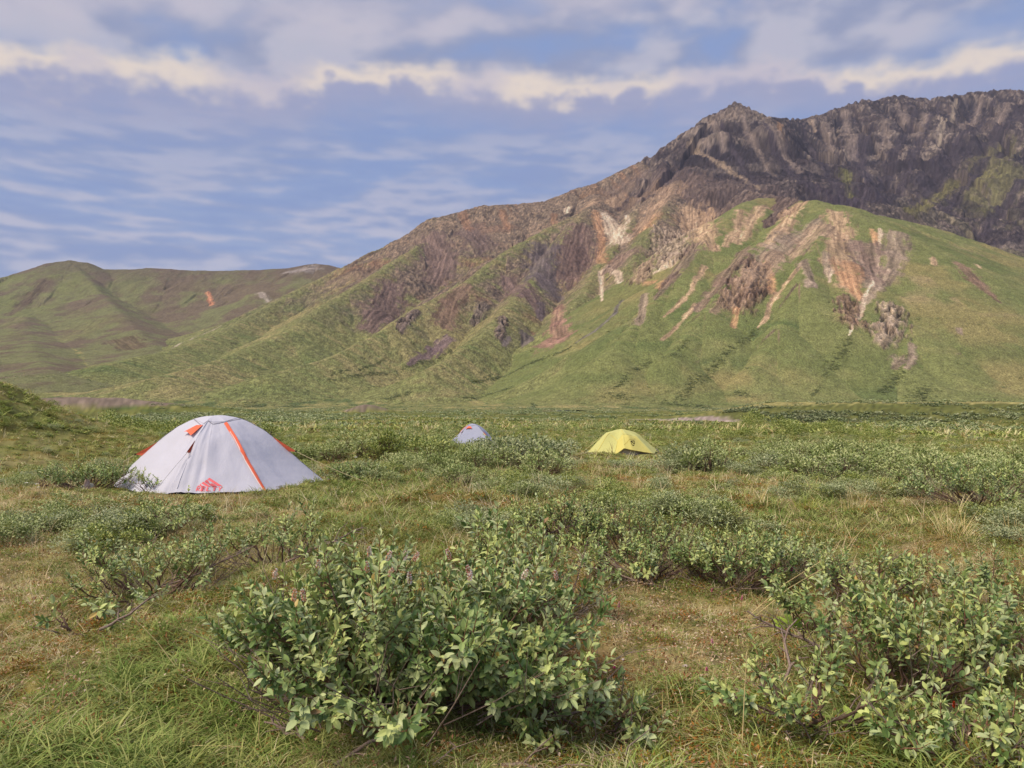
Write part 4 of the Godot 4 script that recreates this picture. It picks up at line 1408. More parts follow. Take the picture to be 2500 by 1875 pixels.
func tuft_mesh(n: int, spread: float, len0: float, len1: float, wide: float, lean: float, bend: float, tones: Array) -> ArrayMesh:
	var st := SurfaceTool.new()
	st.begin(Mesh.PRIMITIVE_TRIANGLES)
	for i in n:
		var a := rng.randf() * TAU
		var at := Vector3(cos(a), 0, sin(a)) * spread * sqrt(rng.randf())
		var b := rng.randf() * TAU
		var t := lean * rng.randf_range(0.2, 1.0)
		var dir := Vector3(cos(b) * sin(t), cos(t), sin(b) * sin(t))
		var c: Color = tones[rng.randi() % tones.size()]
		var f := rng.randf_range(0.8, 1.2)
		blade(st, at - Vector3(0, 0.01, 0), dir, rng.randf_range(len0, len1), wide, bend * rng.randf_range(0.4, 1.2), Color(c.r * f, c.g * f, c.b * f))
	return st.commit()


func sprig_mesh(n: int, leaf: float, high: float, spread: float, tones: Array, stem_tone: Color) -> ArrayMesh:
	# a low leafy sprig: a few upright stems with small pointed leaves
	var st := SurfaceTool.new()
	st.begin(Mesh.PRIMITIVE_TRIANGLES)
	for i in n:
		var a := rng.randf() * TAU
		var r := spread * sqrt(rng.randf())
		var y := high * rng.randf_range(0.1, 1.0) * (1.0 - 0.5 * r / spread)
		var p := Vector3(cos(a) * r, y, sin(a) * r)
		var d := Vector3(cos(a) + rng.randf_range(-0.8, 0.8), rng.randf_range(0.1, 1.4), sin(a) + rng.randf_range(-0.8, 0.8)).normalized()
		add_leaf(st, p, d, leaf * rng.randf_range(0.7, 1.2), 0.42, tones[rng.randi() % tones.size()])
	for i in maxi(3, n / 10):
		var a := rng.randf() * TAU
		blade(st, Vector3.ZERO, Vector3(cos(a) * 0.6, 1, sin(a) * 0.6).normalized(), high, 0.004, 0.1, stem_tone)
	return st.commit()


func add_leaf(st: SurfaceTool, p: Vector3, d: Vector3, length: float, wide: float, c: Color) -> void:
	# four triangles, folded along the middle
	var up := (Vector3.UP + Vector3(rng.randf_range(-0.7, 0.7), 0, rng.randf_range(-0.7, 0.7))).normalized()
	var x := d.cross(up)
	if x.length() < 0.05:
		x = Vector3.RIGHT
	x = x.normalized() * length * wide * 0.5
	var n := x.cross(d).normalized()
	if n.y < 0.0:
		n = -n
	var m := p + d * length * 0.52
	var e := p + d * length - n * length * 0.10
	var l := m - x + n * length * 0.06
	var r := m + x + n * length * 0.06
	var f := rng.randf_range(0.85, 1.15)
	for t in [[p, l, m], [p, m, r], [l, e, m], [m, e, r]]:
		var g := ((t[2] - t[0]) as Vector3).cross(t[1] - t[0]).normalized()
		if g.dot(n) < 0.0:
			t.reverse()
			g = -g
		st.set_normal(g)
		for k in 3:
			st.set_color(Color(c.r * f, c.g * f, c.b * f))
			st.add_vertex(t[k])


func many(called: String, mesh: Mesh, mat: Material, where: Array, tints: Array, parent: Node) -> MultiMeshInstance3D:
	var mm := MultiMesh.new()
	mm.transform_format = MultiMesh.TRANSFORM_3D
	mm.use_colors = true
	mm.mesh = mesh
	mm.instance_count = where.size()
	for i in where.size():
		mm.set_instance_transform(i, where[i])
		mm.set_instance_color(i, tints[i])
	var o := MultiMeshInstance3D.new()
	o.name = called
	o.multimesh = mm
	o.material_override = mat
	o.set_meta("kind", "stuff")
	parent.add_child(o, true)
	return o


# one growth that nobody could count: a node whose children are its tufts
func mass(called: String, label: String, category: String) -> Node3D:
	var o := thing(called, label, category, Vector3.ZERO)
	o.set_meta("kind", "stuff")
	return o


func wood_material(c: Color) -> StandardMaterial3D:
	var m := plain(c, 0.85)
	var n := FastNoiseLite.new()
	n.seed = 3
	n.frequency = 0.03
	n.fractal_octaves = 4
	var ramp := Gradient.new()
	ramp.set_color(0, Color(0.55, 0.5, 0.5))
	ramp.set_color(1, Color(1.35, 1.3, 1.25))
	var t := NoiseTexture2D.new()
	t.width = 128
	t.height = 128
	t.seamless = true
	t.noise = n
	t.color_ramp = ramp
	m.albedo_texture = t
	m.uv1_triplanar = true
	m.uv1_scale = Vector3(18, 6, 18)
	return m


# ---------------------------------------------------------------- willow shrubs close by
var leaf_shapes: Array = []
var leaf_tones: Array = []
var leaf_looks: Array = []
var bark: StandardMaterial3D
var twig_bark: StandardMaterial3D
var dead_bark: StandardMaterial3D
var foliage_look: StandardMaterial3D
var grass_look: StandardMaterial3D


func set_leaves() -> void:
	for k in [[0.44, 0.10, 0.30], [0.52, 0.18, 0.20], [0.40, 0.26, 0.36], [0.48, -0.08, 0.30]]:
		leaf_shapes.append(leaf_mesh(k[0], k[1], k[2]))
	leaf_tones = [lin(172, 187, 126), lin(150, 172, 100), lin(188, 200, 144), lin(114, 142, 76), lin(194, 206, 126), lin(132, 157, 96), lin(208, 182, 108), lin(160, 130, 86)]
	for c in leaf_tones:
		leaf_looks.append(leaf_material(c.linear_to_srgb()))
	foliage_look = leaf_material(Color.WHITE)
	grass_look = leaf_material(Color.WHITE)
	grass_look.roughness = 0.8
	grass_look.metallic_specular = 0.2
	grass_look.backlight = Color(0.7, 0.7, 0.7)
	bark = wood_material(paint(128, 108, 96))
	twig_bark = wood_material(paint(146, 112, 90))
	dead_bark = wood_material(paint(158, 144, 134))


func aim(p: Vector3, d: Vector3, face: Vector3, size: float) -> Transform3D:
	var y := d.normalized()
	var z := face - y * face.dot(y)
	z = z.normalized() if z.length() > 0.05 else y.cross(Vector3.RIGHT).normalized()
	return Transform3D(Basis(y.cross(z) * size, y * size, z * size), p)


func willow(label: String, x: float, z: float, rx: float, rz: float, high: float, stems: int, shoots: int, leaf: float, singles: int, young := 0.2, bare := 0.35, group := "willow shrubs near the camera") -> Node3D:
	var at := stand(x, z)
	var o := thing("willow_shrub", label, "shrub", at, 0.0, group)
	var leaves: Array = []                   # [transform, tone]
	var wood := SurfaceTool.new()
	wood.begin(Mesh.PRIMITIVE_TRIANGLES)
	for s in stems:
		var a := TAU * (s + rng.randf()) / stems
		var rho := sqrt(rng.randf_range(0.04, 1.0))
		var tip := Vector3(cos(a) * rho * rx, maxf((high - 0.09) * sqrt(1.0 - 0.93 * rho * rho) * rng.randf_range(0.62, 1.0), 0.05), sin(a) * rho * rz)
		var from := Vector3(cos(a) * rx * 0.28 * rho + rng.randf_range(-0.06, 0.06), -0.02, sin(a) * rz * 0.28 * rho + rng.randf_range(-0.06, 0.06))
		var bow := Vector3(lerpf(from.x, tip.x, 0.62), high * rng.randf_range(0.10, 0.36), lerpf(from.z, tip.z, 0.62))
		var line := PackedVector3Array()
		for k in 9:
			var u := k / 8.0
			var p := from.lerp(bow, u).lerp(bow.lerp(tip, u), u)
			p += Vector3(rng.randf_range(-1, 1), rng.randf_range(-0.5, 0.5), rng.randf_range(-1, 1)) * 0.014
			line.append(p)
		part("branch", tube(Array(line), rng.randf_range(0.007, 0.012), 0.003, 5), bark, o)
		for n in shoots:
			var u := lerpf(bare, 1.0, (n + rng.randf()) / shoots) if n else 1.0
			var fi := minf(u * 8.0, 7.999)
			var p := line[int(fi)].lerp(line[int(fi) + 1], fi - int(fi))
			var along := (line[int(fi) + 1] - line[int(fi)]).normalized()
			var ang := rng.randf() * TAU
			var dir := (along * 0.55 + Vector3(cos(ang), rng.randf_range(-0.1, 0.75), sin(ang)) * 0.85).normalized() if n else (along + Vector3(0, 0.4, 0)).normalized()
			var reach := rng.randf_range(0.08, 0.19) * clampf(high / 0.5, 0.6, 1.15)
			var end := p + dir * reach + Vector3(0, reach * 0.25, 0)
			var mid := p + dir * reach * 0.55
			add_tube(wood, PackedVector3Array([p, mid, end]), 0.003, 0.0014, 4)
			var count := int(reach / (leaf * 0.26)) + 3
			var tone := rng.randi() % 4 if rng.randf() > young else 4
			for q in count:
				var w := lerpf(0.22, 1.0, float(q) / (count - 1))
				var lp := p.lerp(mid, w * 2.0) if w < 0.5 else mid.lerp(end, w * 2.0 - 1.0)
				var turn := q * 2.4 + ang
				var out := dir.cross(Vector3(0.3, 1, 0.2)).normalized().rotated(dir, turn)
				var open := lerpf(1.25, 0.55, w * w) * rng.randf_range(0.75, 1.2)
				var d := (dir * cos(open) + out * sin(open) + Vector3(rng.randf_range(-0.25, 0.25), rng.randf_range(-0.1, 0.3), rng.randf_range(-0.25, 0.25))).normalized()
				var face := (dir * 0.8 - out * 0.25 + Vector3(rng.randf_range(-0.5, 0.5), 0.8, rng.randf_range(-0.5, 0.5))).normalized() if w < 0.95 else Vector3(rng.randf_range(-1, 1), 0.8, rng.randf_range(-1, 1)).normalized()
				var size := leaf * rng.randf_range(0.75, 1.2) * (1.0 if w < 0.85 else 0.75)
				leaves.append([aim(lp, d, face, size * (0.7 if rng.randf() < 0.15 else 1.0)), (tone if rng.randf() < 0.7 else rng.randi() % 6) if rng.randf() > 0.012 else 6 + rng.randi() % 2])
	part("twigs", wood.commit(), twig_bark, o).set_meta("kind", "stuff")
	var dead := SurfaceTool.new()
	dead.begin(Mesh.PRIMITIVE_TRIANGLES)
	for s in stems * 2:
		var a := rng.randf() * TAU
		var r := sqrt(rng.randf()) * 0.70
		var p := Vector3(cos(a) * rx * r, 0.0, sin(a) * rz * r)
		var d := Vector3(cos(a) * 0.8 + rng.randf_range(-0.7, 0.7), rng.randf_range(0.35, 1.2), sin(a) * 0.8 + rng.randf_range(-0.7, 0.7)).normalized()
		var l := high * rng.randf_range(0.35, 0.85)
		var m := p + d * l * 0.5 + Vector3(rng.randf_range(-0.03, 0.03), 0.0, rng.randf_range(-0.03, 0.03))
		var e := p + d * l + Vector3(rng.randf_range(-0.04, 0.04), 0.0, rng.randf_range(-0.04, 0.04))
		add_tube(dead, PackedVector3Array([p, m, e]), 0.0045, 0.0016, 4)
		for f in 3:
			var q := m.lerp(e, rng.randf())
			add_tube(dead, PackedVector3Array([q, q + (d + Vector3(rng.randf_range(-1, 1), rng.randf_range(-0.3, 0.5), rng.randf_range(-1, 1))).normalized() * l * rng.randf_range(0.15, 0.35)]), 0.0022, 0.001, 3)
	part("bare_twigs", dead.commit(), dead_bark, o).set_meta("kind", "stuff")
	var eye := Vector3(0, 1.6, 0) - at
	leaves.sort_custom(func(a, b): return a[0].origin.distance_squared_to(eye) - a[0].origin.y * 1.2 < b[0].origin.distance_squared_to(eye) - b[0].origin.y * 1.2)
	var where: Array = []
	var tints: Array = []
	for i in leaves.size():
		if i < singles:
			var l := part("leaf", leaf_shapes[i % 4], leaf_looks[leaves[i][1]], o)
			l.transform = leaves[i][0]
		else:
			where.append(leaves[i][0])
			var c: Color = leaf_tones[leaves[i][1]]
			var f := rng.randf_range(0.85, 1.15)
			tints.append(Color(c.r * f, c.g * f, c.b * f))
	if where.size():
		many("foliage", leaf_shapes[0], foliage_look, where, tints, o)
	o.set_meta("leaf_count", leaves.size())
	return o


func catkin_mesh(fluff: float) -> ArrayMesh:
	var st := SurfaceTool.new()
	st.begin(Mesh.PRIMITIVE_TRIANGLES)
	for i in 70:
		var u := (i + 0.5) / 70.0
		var a := i * 2.4
		var r := 0.006 * sin(PI * clampf(u * 0.9 + 0.08, 0, 1)) + 0.002
		var n := Vector3(cos(a), 0.35, sin(a)).normalized()
		var p := Vector3(cos(a) * r, u * 0.055, sin(a) * r)
		var white := rng.randf() < fluff
		var c := lin(255, 246, 236) if white else lin(246, 186, 150).lerp(lin(206, 120, 92), rng.randf())
		var t := n.cross(Vector3.UP).normalized() * 0.0034
		var e := p + n * (0.008 if white else 0.006)
		for tri in [[p - t, e, p + t], [p - Vector3(0, 0.0034, 0), p + Vector3(0, 0.0034, 0), e]]:
			var m := ((tri[2] - tri[0]) as Vector3).cross(tri[1] - tri[0]).normalized()
			if m.dot(n) < 0.0:
				tri.reverse()
				m = -m
			for v in tri:
				st.set_normal((m + n).normalized())
				st.set_color(c)
				st.add_vertex(v)
	return st.commit()


# ---------------------------------------------------------------- shrubs farther off: a few made, the others copies
var bush_made := {}
var rest_bushes: Array = []
var in_thicket: Array = []
const NTH := ["leftmost", "second from the left", "third from the left", "fourth from the left", "fifth from the left", "sixth from the left", "seventh from the left", "eighth from the left", "ninth from the left", "tenth from the left"]


func bush_parts(kind: String, variant: int) -> Node3D:
	# a rounded willow about a metre across and 0.7 m high, standing at the origin
	var o := Node3D.new()
	var tones: Array = {
		"green": [lin(172, 182, 116), lin(148, 164, 94), lin(192, 198, 136), lin(128, 146, 78)],
		"grey": [lin(170, 178, 130), lin(150, 162, 110), lin(186, 192, 148), lin(124, 138, 90)],
		"lush": [lin(156, 168, 88), lin(132, 150, 72), lin(176, 182, 100), lin(114, 134, 64)],
	}[kind]
	var st := SurfaceTool.new()
	st.begin(Mesh.PRIMITIVE_TRIANGLES)
	var wood := SurfaceTool.new()
	wood.begin(Mesh.PRIMITIVE_TRIANGLES)
	var lobes: Array = []
	for i in 9:
		var a := rng.randf() * TAU
		var r := 0.34 * sqrt(rng.randf())
		lobes.append([Vector3(cos(a) * r, rng.randf_range(0.26, 0.48) - r * 0.35, sin(a) * r), rng.randf_range(0.12, 0.24)])
	for l in lobes:
		var c: Vector3 = l[0]
		add_tube(wood, PackedVector3Array([Vector3(c.x * 0.2, -0.05, c.z * 0.2), Vector3(c.x * 0.8, c.y * 0.4, c.z * 0.8), c]), 0.010, 0.004, 4)
		var tone := rng.randi() % 4
		for i in 85:
			var d := Vector3(rng.randfn(), rng.randfn() + 0.35, rng.randfn()).normalized()
			var p: Vector3 = c + d * l[1] * rng.randf_range(0.55, 1.08)
			if p.y < 0.05:
				continue
			var way := (d + Vector3(rng.randf_range(-0.6, 0.6), 0.5, rng.randf_range(-0.6, 0.6))).normalized()
			add_leaf(st, p, way, rng.randf_range(0.040, 0.066), 0.46, tones[tone if rng.randf() < 0.55 else rng.randi() % 4])
		for i in 5:
			var d := Vector3(rng.randfn(), rng.randfn() * 0.5, rng.randfn()).normalized()
			add_tube(wood, PackedVector3Array([Vector3(c.x * 0.6, c.y * 0.35, c.z * 0.6), c + d * l[1] * 0.7]), 0.004, 0.002, 3)
	part("stems", wood.commit(), bark, o).set_meta("kind", "stuff")
	part("foliage", st.commit(), foliage_look, o).set_meta("kind", "stuff")
	return o


func bush(label: String, kind: String, x: float, z: float, size: Vector3, group: String) -> void:
	# low growth where the two far tents stand in the open
	for tent in [[-0.0545, 0.028, 0.068, 40.5], [0.149, 0.068, 0.102, 30.5]]:
		if -z < tent[3] and absf(x / -z - tent[0]) < tent[1]:
			size.y = minf(size.y, (1.6 + tent[2] * z - ground_at(x, z)) / 0.66)
	if size.y < 0.3:
		return
	if -z > 39.0 or x / -z < -0.5 and -z > 22.0:
		rest_bushes.append([kind, Transform3D(Basis(Vector3.UP, rng.randf() * TAU).scaled(size), stand(x, z))])
		return
	var key := kind + str(rng.randi() % 3)
	if not bush_made.has(key):
		bush_made[key] = bush_parts(kind, 0)
	var o: Node3D = bush_made[key].duplicate()
	o.name = "willow_shrub"
	add_child(o, true)
	o.position = stand(x, z)
	o.rotation.y = rng.randf() * TAU
	o.scale = size
	o.set_meta("label", label)
	o.set_meta("category", "shrub")
	o.set_meta("group", group)
	in_thicket.append(o)


# many shrubs of one thicket: a band of (x, z) from a to b, as wide as `wide`
func thicket(n: int, kind: String, a: Vector2, b: Vector2, wide: float, high: float, label: String, group: String) -> void:
	in_thicket.clear()
	for i in n:
		var u := (i + rng.randf()) / n
		var p := a.lerp(b, u) + Vector2(rng.randf_range(-1, 1), rng.randf_range(-1, 1)) * wide
		if n > 30 and noise_a.get_noise_2d(p.x * 0.32, p.y * 0.32 + 9.0) < -0.38:
			continue
		var s := rng.randf_range(0.6, 1.35)
		bush(label, kind, p.x, p.y, Vector3(s * rng.randf_range(1.2, 1.7), s * rng.randf_range(0.8, 1.15), s * 1.35) * high / 0.62, group)
	# in a small thicket each can be counted off from the left
	if in_thicket.size() <= 10:
		in_thicket.sort_custom(func(p, q): return p.position.x / -p.position.z < q.position.x / -q.position.z)
		for i in in_thicket.size():
			in_thicket[i].set_meta("label", label + ", " + NTH[i])


# ---------------------------------------------------------------- far growth: shrub bands that read as one mass
func far_bush_mesh(leaf: float) -> ArrayMesh:
	var st := SurfaceTool.new()
	st.begin(Mesh.PRIMITIVE_TRIANGLES)
	for i in 70:
		var d := Vector3(rng.randfn(), absf(rng.randfn()) * 0.8, rng.randfn()).normalized()
		var p := Vector3(d.x * 0.5, d.y * 0.55, d.z * 0.5) * rng.randf_range(0.75, 1.05)
		add_leaf(st, p, (d + Vector3(0, 0.4, 0)).normalized(), leaf * rng.randf_range(0.7, 1.3), 0.7, Color.WHITE)
	return st.commit()


func slope_height(x: float, z: float) -> float:
	var r := sqrt(x * x + z * z)
	if r < 465.0 or m_cell.is_empty() or m_cell[0] == null:
		return ground_at(x, z)
	var fi := (atan2(x, -z) + M_HALF) / (2.0 * M_HALF) * (M_COLS - 1)
	var fj := log(r / M_NEAR) / log(M_FAR / M_NEAR) * (M_ROWS - 1)
	var i := int(fi)
	var j := int(fj)
	return lerpf(lerpf(m_height(i, j), m_height(i + 1, j), fi - i), lerpf(m_height(i, j + 1), m_height(i + 1, j + 1), fi - i), fj - j)


func build_far_bushes() -> void:
	var small := far_bush_mesh(0.20)
	var where: Array = []
	var tints: Array = []
	var greens := [lin(150, 164, 108), lin(164, 176, 122), lin(132, 148, 92), lin(176, 182, 132)]
	var add := func(x: float, z: float, s: float, dark: float) -> void:
		where.append(Transform3D(Basis(Vector3.UP, rng.randf() * TAU).scaled(Vector3(s, s * 0.62, s)), Vector3(x, slope_height(x, z) - 0.1 * s, z)))
		var c: Color = greens[rng.randi() % 4]
		var f := rng.randf_range(0.85, 1.15) * dark
		tints.append(Color(c.r * f, c.g * f, c.b * f))
	# the runs of shrub down the gullies
	for row in bush_rows:
		for k in row.size() - 1:
			var a: Vector3 = row[k]
			var b: Vector3 = row[k + 1]
			var long := Vector2(b.x - a.x, b.y - a.y).length()
			for n in int(long * maxf(a.z, b.z) / 2.6) + 6:
				var u := rng.randf()
				var w := lerpf(a.z, b.z, u)
				add.call(lerpf(a.x, b.x, u) + rng.randfn() * w * 0.7, lerpf(a.y, b.y, u) + rng.randfn() * w * 0.7, rng.randf_range(1.3, 3.4), 0.8)
	# scattered over the foot of the slopes and the valley floor, thicker in patches
	for n in 60000:
		var az := rng.randf_range(-0.72, 0.72)
		var r := 85.0 * pow(13.0, rng.randf())
		var x := r * sin(az)
		var z := -r * cos(az)
		var thick := noise_b.get_noise_2d(x * 0.012 + 4.0, z * 0.030) + 0.5 * noise_b.get_noise_2d(x * 0.05, z * 0.08)
		var u := x / -z
		var bank := smoothstep(0.22, 0.30, u) * smoothstep(215.0, 245.0, -z) * smoothstep(350.0, 320.0, -z) * smoothstep(0.95, 0.3, u)
		var left := smoothstep(-0.2, -0.35, u) * smoothstep(110.0, 180.0, -z)
		if thick + bank * 0.75 * smoothstep(-9.0, -10.2, slope_height(x, z)) + left * 0.22 - 0.12 * smoothstep(500.0, 900.0, r) < 0.20 + 0.12 * (1.0 - left) * smoothstep(420.0, 150.0, r) or rng.randf() > 0.8:
			continue
		if bump(x, z, 64.0, -290.0, 34.0, 44.0) > 0.36 or bump(x, z, -238.0, -400.0, 60.0, 30.0) > 0.42:
			continue
		if bump(x, z, 46.0, -215.0, 22.0, 80.0) > 0.25 or bump(x, z, -80.0, -395.0, 18.0, 34.0) > 0.3 or bump(x, z, -225.0, -360.0, 50.0, 40.0) > 0.4:
			continue
		add.call(x, z, (1.0 + 0.5 * bank) * rng.randf_range(0.7, 1.3) * (2.0 if rng.randf() < 0.2 else 1.1) * lerpf(1.0, 1.7, smoothstep(120.0, 400.0, r)), 1.0 - 0.35 * bank)
	many("foliage", small, foliage_look, where, tints, mass("willow_thicket", "willow scrub over the valley floor, the river bank and the gullies", "willow thicket"))


# ---------------------------------------------------------------- ground growth
func build_grass() -> void:
	var g := [Color(1, 1, 1), Color(0.66, 0.74, 0.6), Color(1.25, 1.22, 1.05), Color(1.5, 1.4, 1.2), Color(0.85, 0.98, 0.8), Color(0.5, 0.54, 0.44)]
	var mat := grass_look
	# per range: meshes for green, straw, low sprigs
	var ranges := [
		{"from": 0.9, "to": 8.5, "n": 34000, "wide": 0.0056, "k": 1.0},
		{"from": 8.5, "to": 20.0, "n": 40000, "wide": 0.010, "k": 1.1},
		{"from": 20.0, "to": 62.0, "n": 46000, "wide": 0.024, "k": 1.6},
		{"from": 62.0, "to": 260.0, "n": 40000, "wide": 0.070, "k": 3.4},
	]
	var pale := [lin(240, 218, 178), lin(218, 192, 146), lin(250, 234, 198)]
	var green := [lin(148, 168, 92), lin(126, 154, 78), lin(168, 178, 106)]
	var moss := [lin(178, 122, 64), lin(150, 140, 62), lin(122, 130, 60)]
	var low := [lin(128, 150, 78), lin(146, 162, 84), lin(164, 154, 92), lin(166, 118, 80)]
	var of := {
		"grass": mass("grass", "short green and olive grass all over the meadow", "grass"),
		"dry_grass": mass("dry_grass", "bent straw-coloured dead grass matted between the green", "dry grass"),
		"ground_cover": mass("ground_cover", "low moss and dwarf herbs with tiny dark green and rusty leaves", "ground cover"),
		"tall_dry_grass": mass("tall_dry_grass", "thin bleached upright grass stems scattered over the meadow", "dry grass"),
	}
	for r in ranges:
		var sets := {"grass": [], "dry_grass": [], "ground_cover": [], "tall_dry_grass": []}
		for v in 3:
			sets.grass.append([tuft_mesh(14, 0.05, 0.06, 0.18, r.wide, 0.8, 0.8, g), [], []])
			sets.dry_grass.append([tuft_mesh(13, 0.07, 0.07, 0.19, r.wide * 0.75, 1.3, 0.6, g), [], []])
			sets.tall_dry_grass.append([tuft_mesh(9, 0.06, 0.16, 0.34, r.wide * 0.6, 0.55, 0.35, g), [], []])
			sets.ground_cover.append([sprig_mesh(30, 0.021 * (1.0 + r.wide * 16.0), 0.06, 0.08, g, Color(0.8, 0.6, 0.4)), [], []])
		for n in int(r.n):
			var az := rng.randf_range(-0.70, 0.70)
			var d: float = sqrt(lerpf(r.from * r.from, r.to * r.to, rng.randf())) if r.from < 60.0 else r.from * pow(r.to / r.from, rng.randf())
			var x := d * sin(az)
			var z := -d * cos(az)
			var k := cover_at(x, z)
			var gravel := bump(x, z, 62.0, -290.0, 17.0, 30.0)
			if gravel > 0.3:
				continue
			# trodden and flattened by the tents
			var s_tent := 1.0
			for w in [[-4.64, -11.45, 1.75, 1.35], [4.45, -29.6, 2.0, 2.2], [-2.18, -39.5, 2.0, 2.2]]:
				var q := Vector2((x - w[0]) / w[2], (z - w[1]) / w[3]).length()
				s_tent = minf(s_tent, smoothstep(0.55, 1.5, q))
			if s_tent < 0.1:
				continue
			var which := "grass"
			var tone: Color
			var roll := rng.randf()
			var s: float = r.k * rng.randf_range(0.75, 1.3) * lerpf(0.5, 1.0, s_tent)
			s *= 1.0 - 0.35 * k.x
			if d > 6.0 and rng.randf() < 0.015 + 0.045 * k.x and s_tent > 0.8:
				which = "tall_dry_grass"
				tone = pale[rng.randi() % 3]
			elif roll < 0.07 + 0.20 * k.x * smoothstep(22.0, 6.0, d) + 0.06 * k.x:
				which = "dry_grass"
				tone = pale[rng.randi() % 3]
			elif roll < 0.38 + 0.26 * k.x + 0.25 * k.y:
				which = "ground_cover"
				tone = moss[rng.randi() % 3] if rng.randf() < 0.25 + 0.6 * k.y else low[rng.randi() % 4]
				if k.x < 0.3 and rng.randf() < 0.5:
					tone = tone.lerp(lin(96, 92, 44), 0.6)
			else:
				tone = green[rng.randi() % 3]
				tone = tone.lerp(lin(222, 202, 150), rng.randf() * 0.6 * (1.0 - 0.55 * k.z))
				s *= lerpf(0.75, 1.3, k.z)
			if d > 20.0:
				tone = tone.lerp(lin(166, 172, 98), 0.35)
			var pick: Array = sets[which][rng.randi() % 3]
			pick[1].append(Transform3D(Basis(Vector3.UP, rng.randf() * TAU).scaled(Vector3(s, s * rng.randf_range(0.7, 1.2), s)), Vector3(x, ground_at(x, z), z)))
			var f := rng.randf_range(0.92, 1.38)
			pick[2].append(Color(tone.r * f, tone.g * f, tone.b * f))
		for name_of in sets:
			for v in sets[name_of]:
				if v[1].size():
					many("tufts", v[0], mat, v[1], v[2], of[name_of])


func build_plants() -> void:
	build_grass()
	build_near_shrubs()
	build_thickets()
	build_rest_of_bushes()
	build_litter()
	build_small_things()


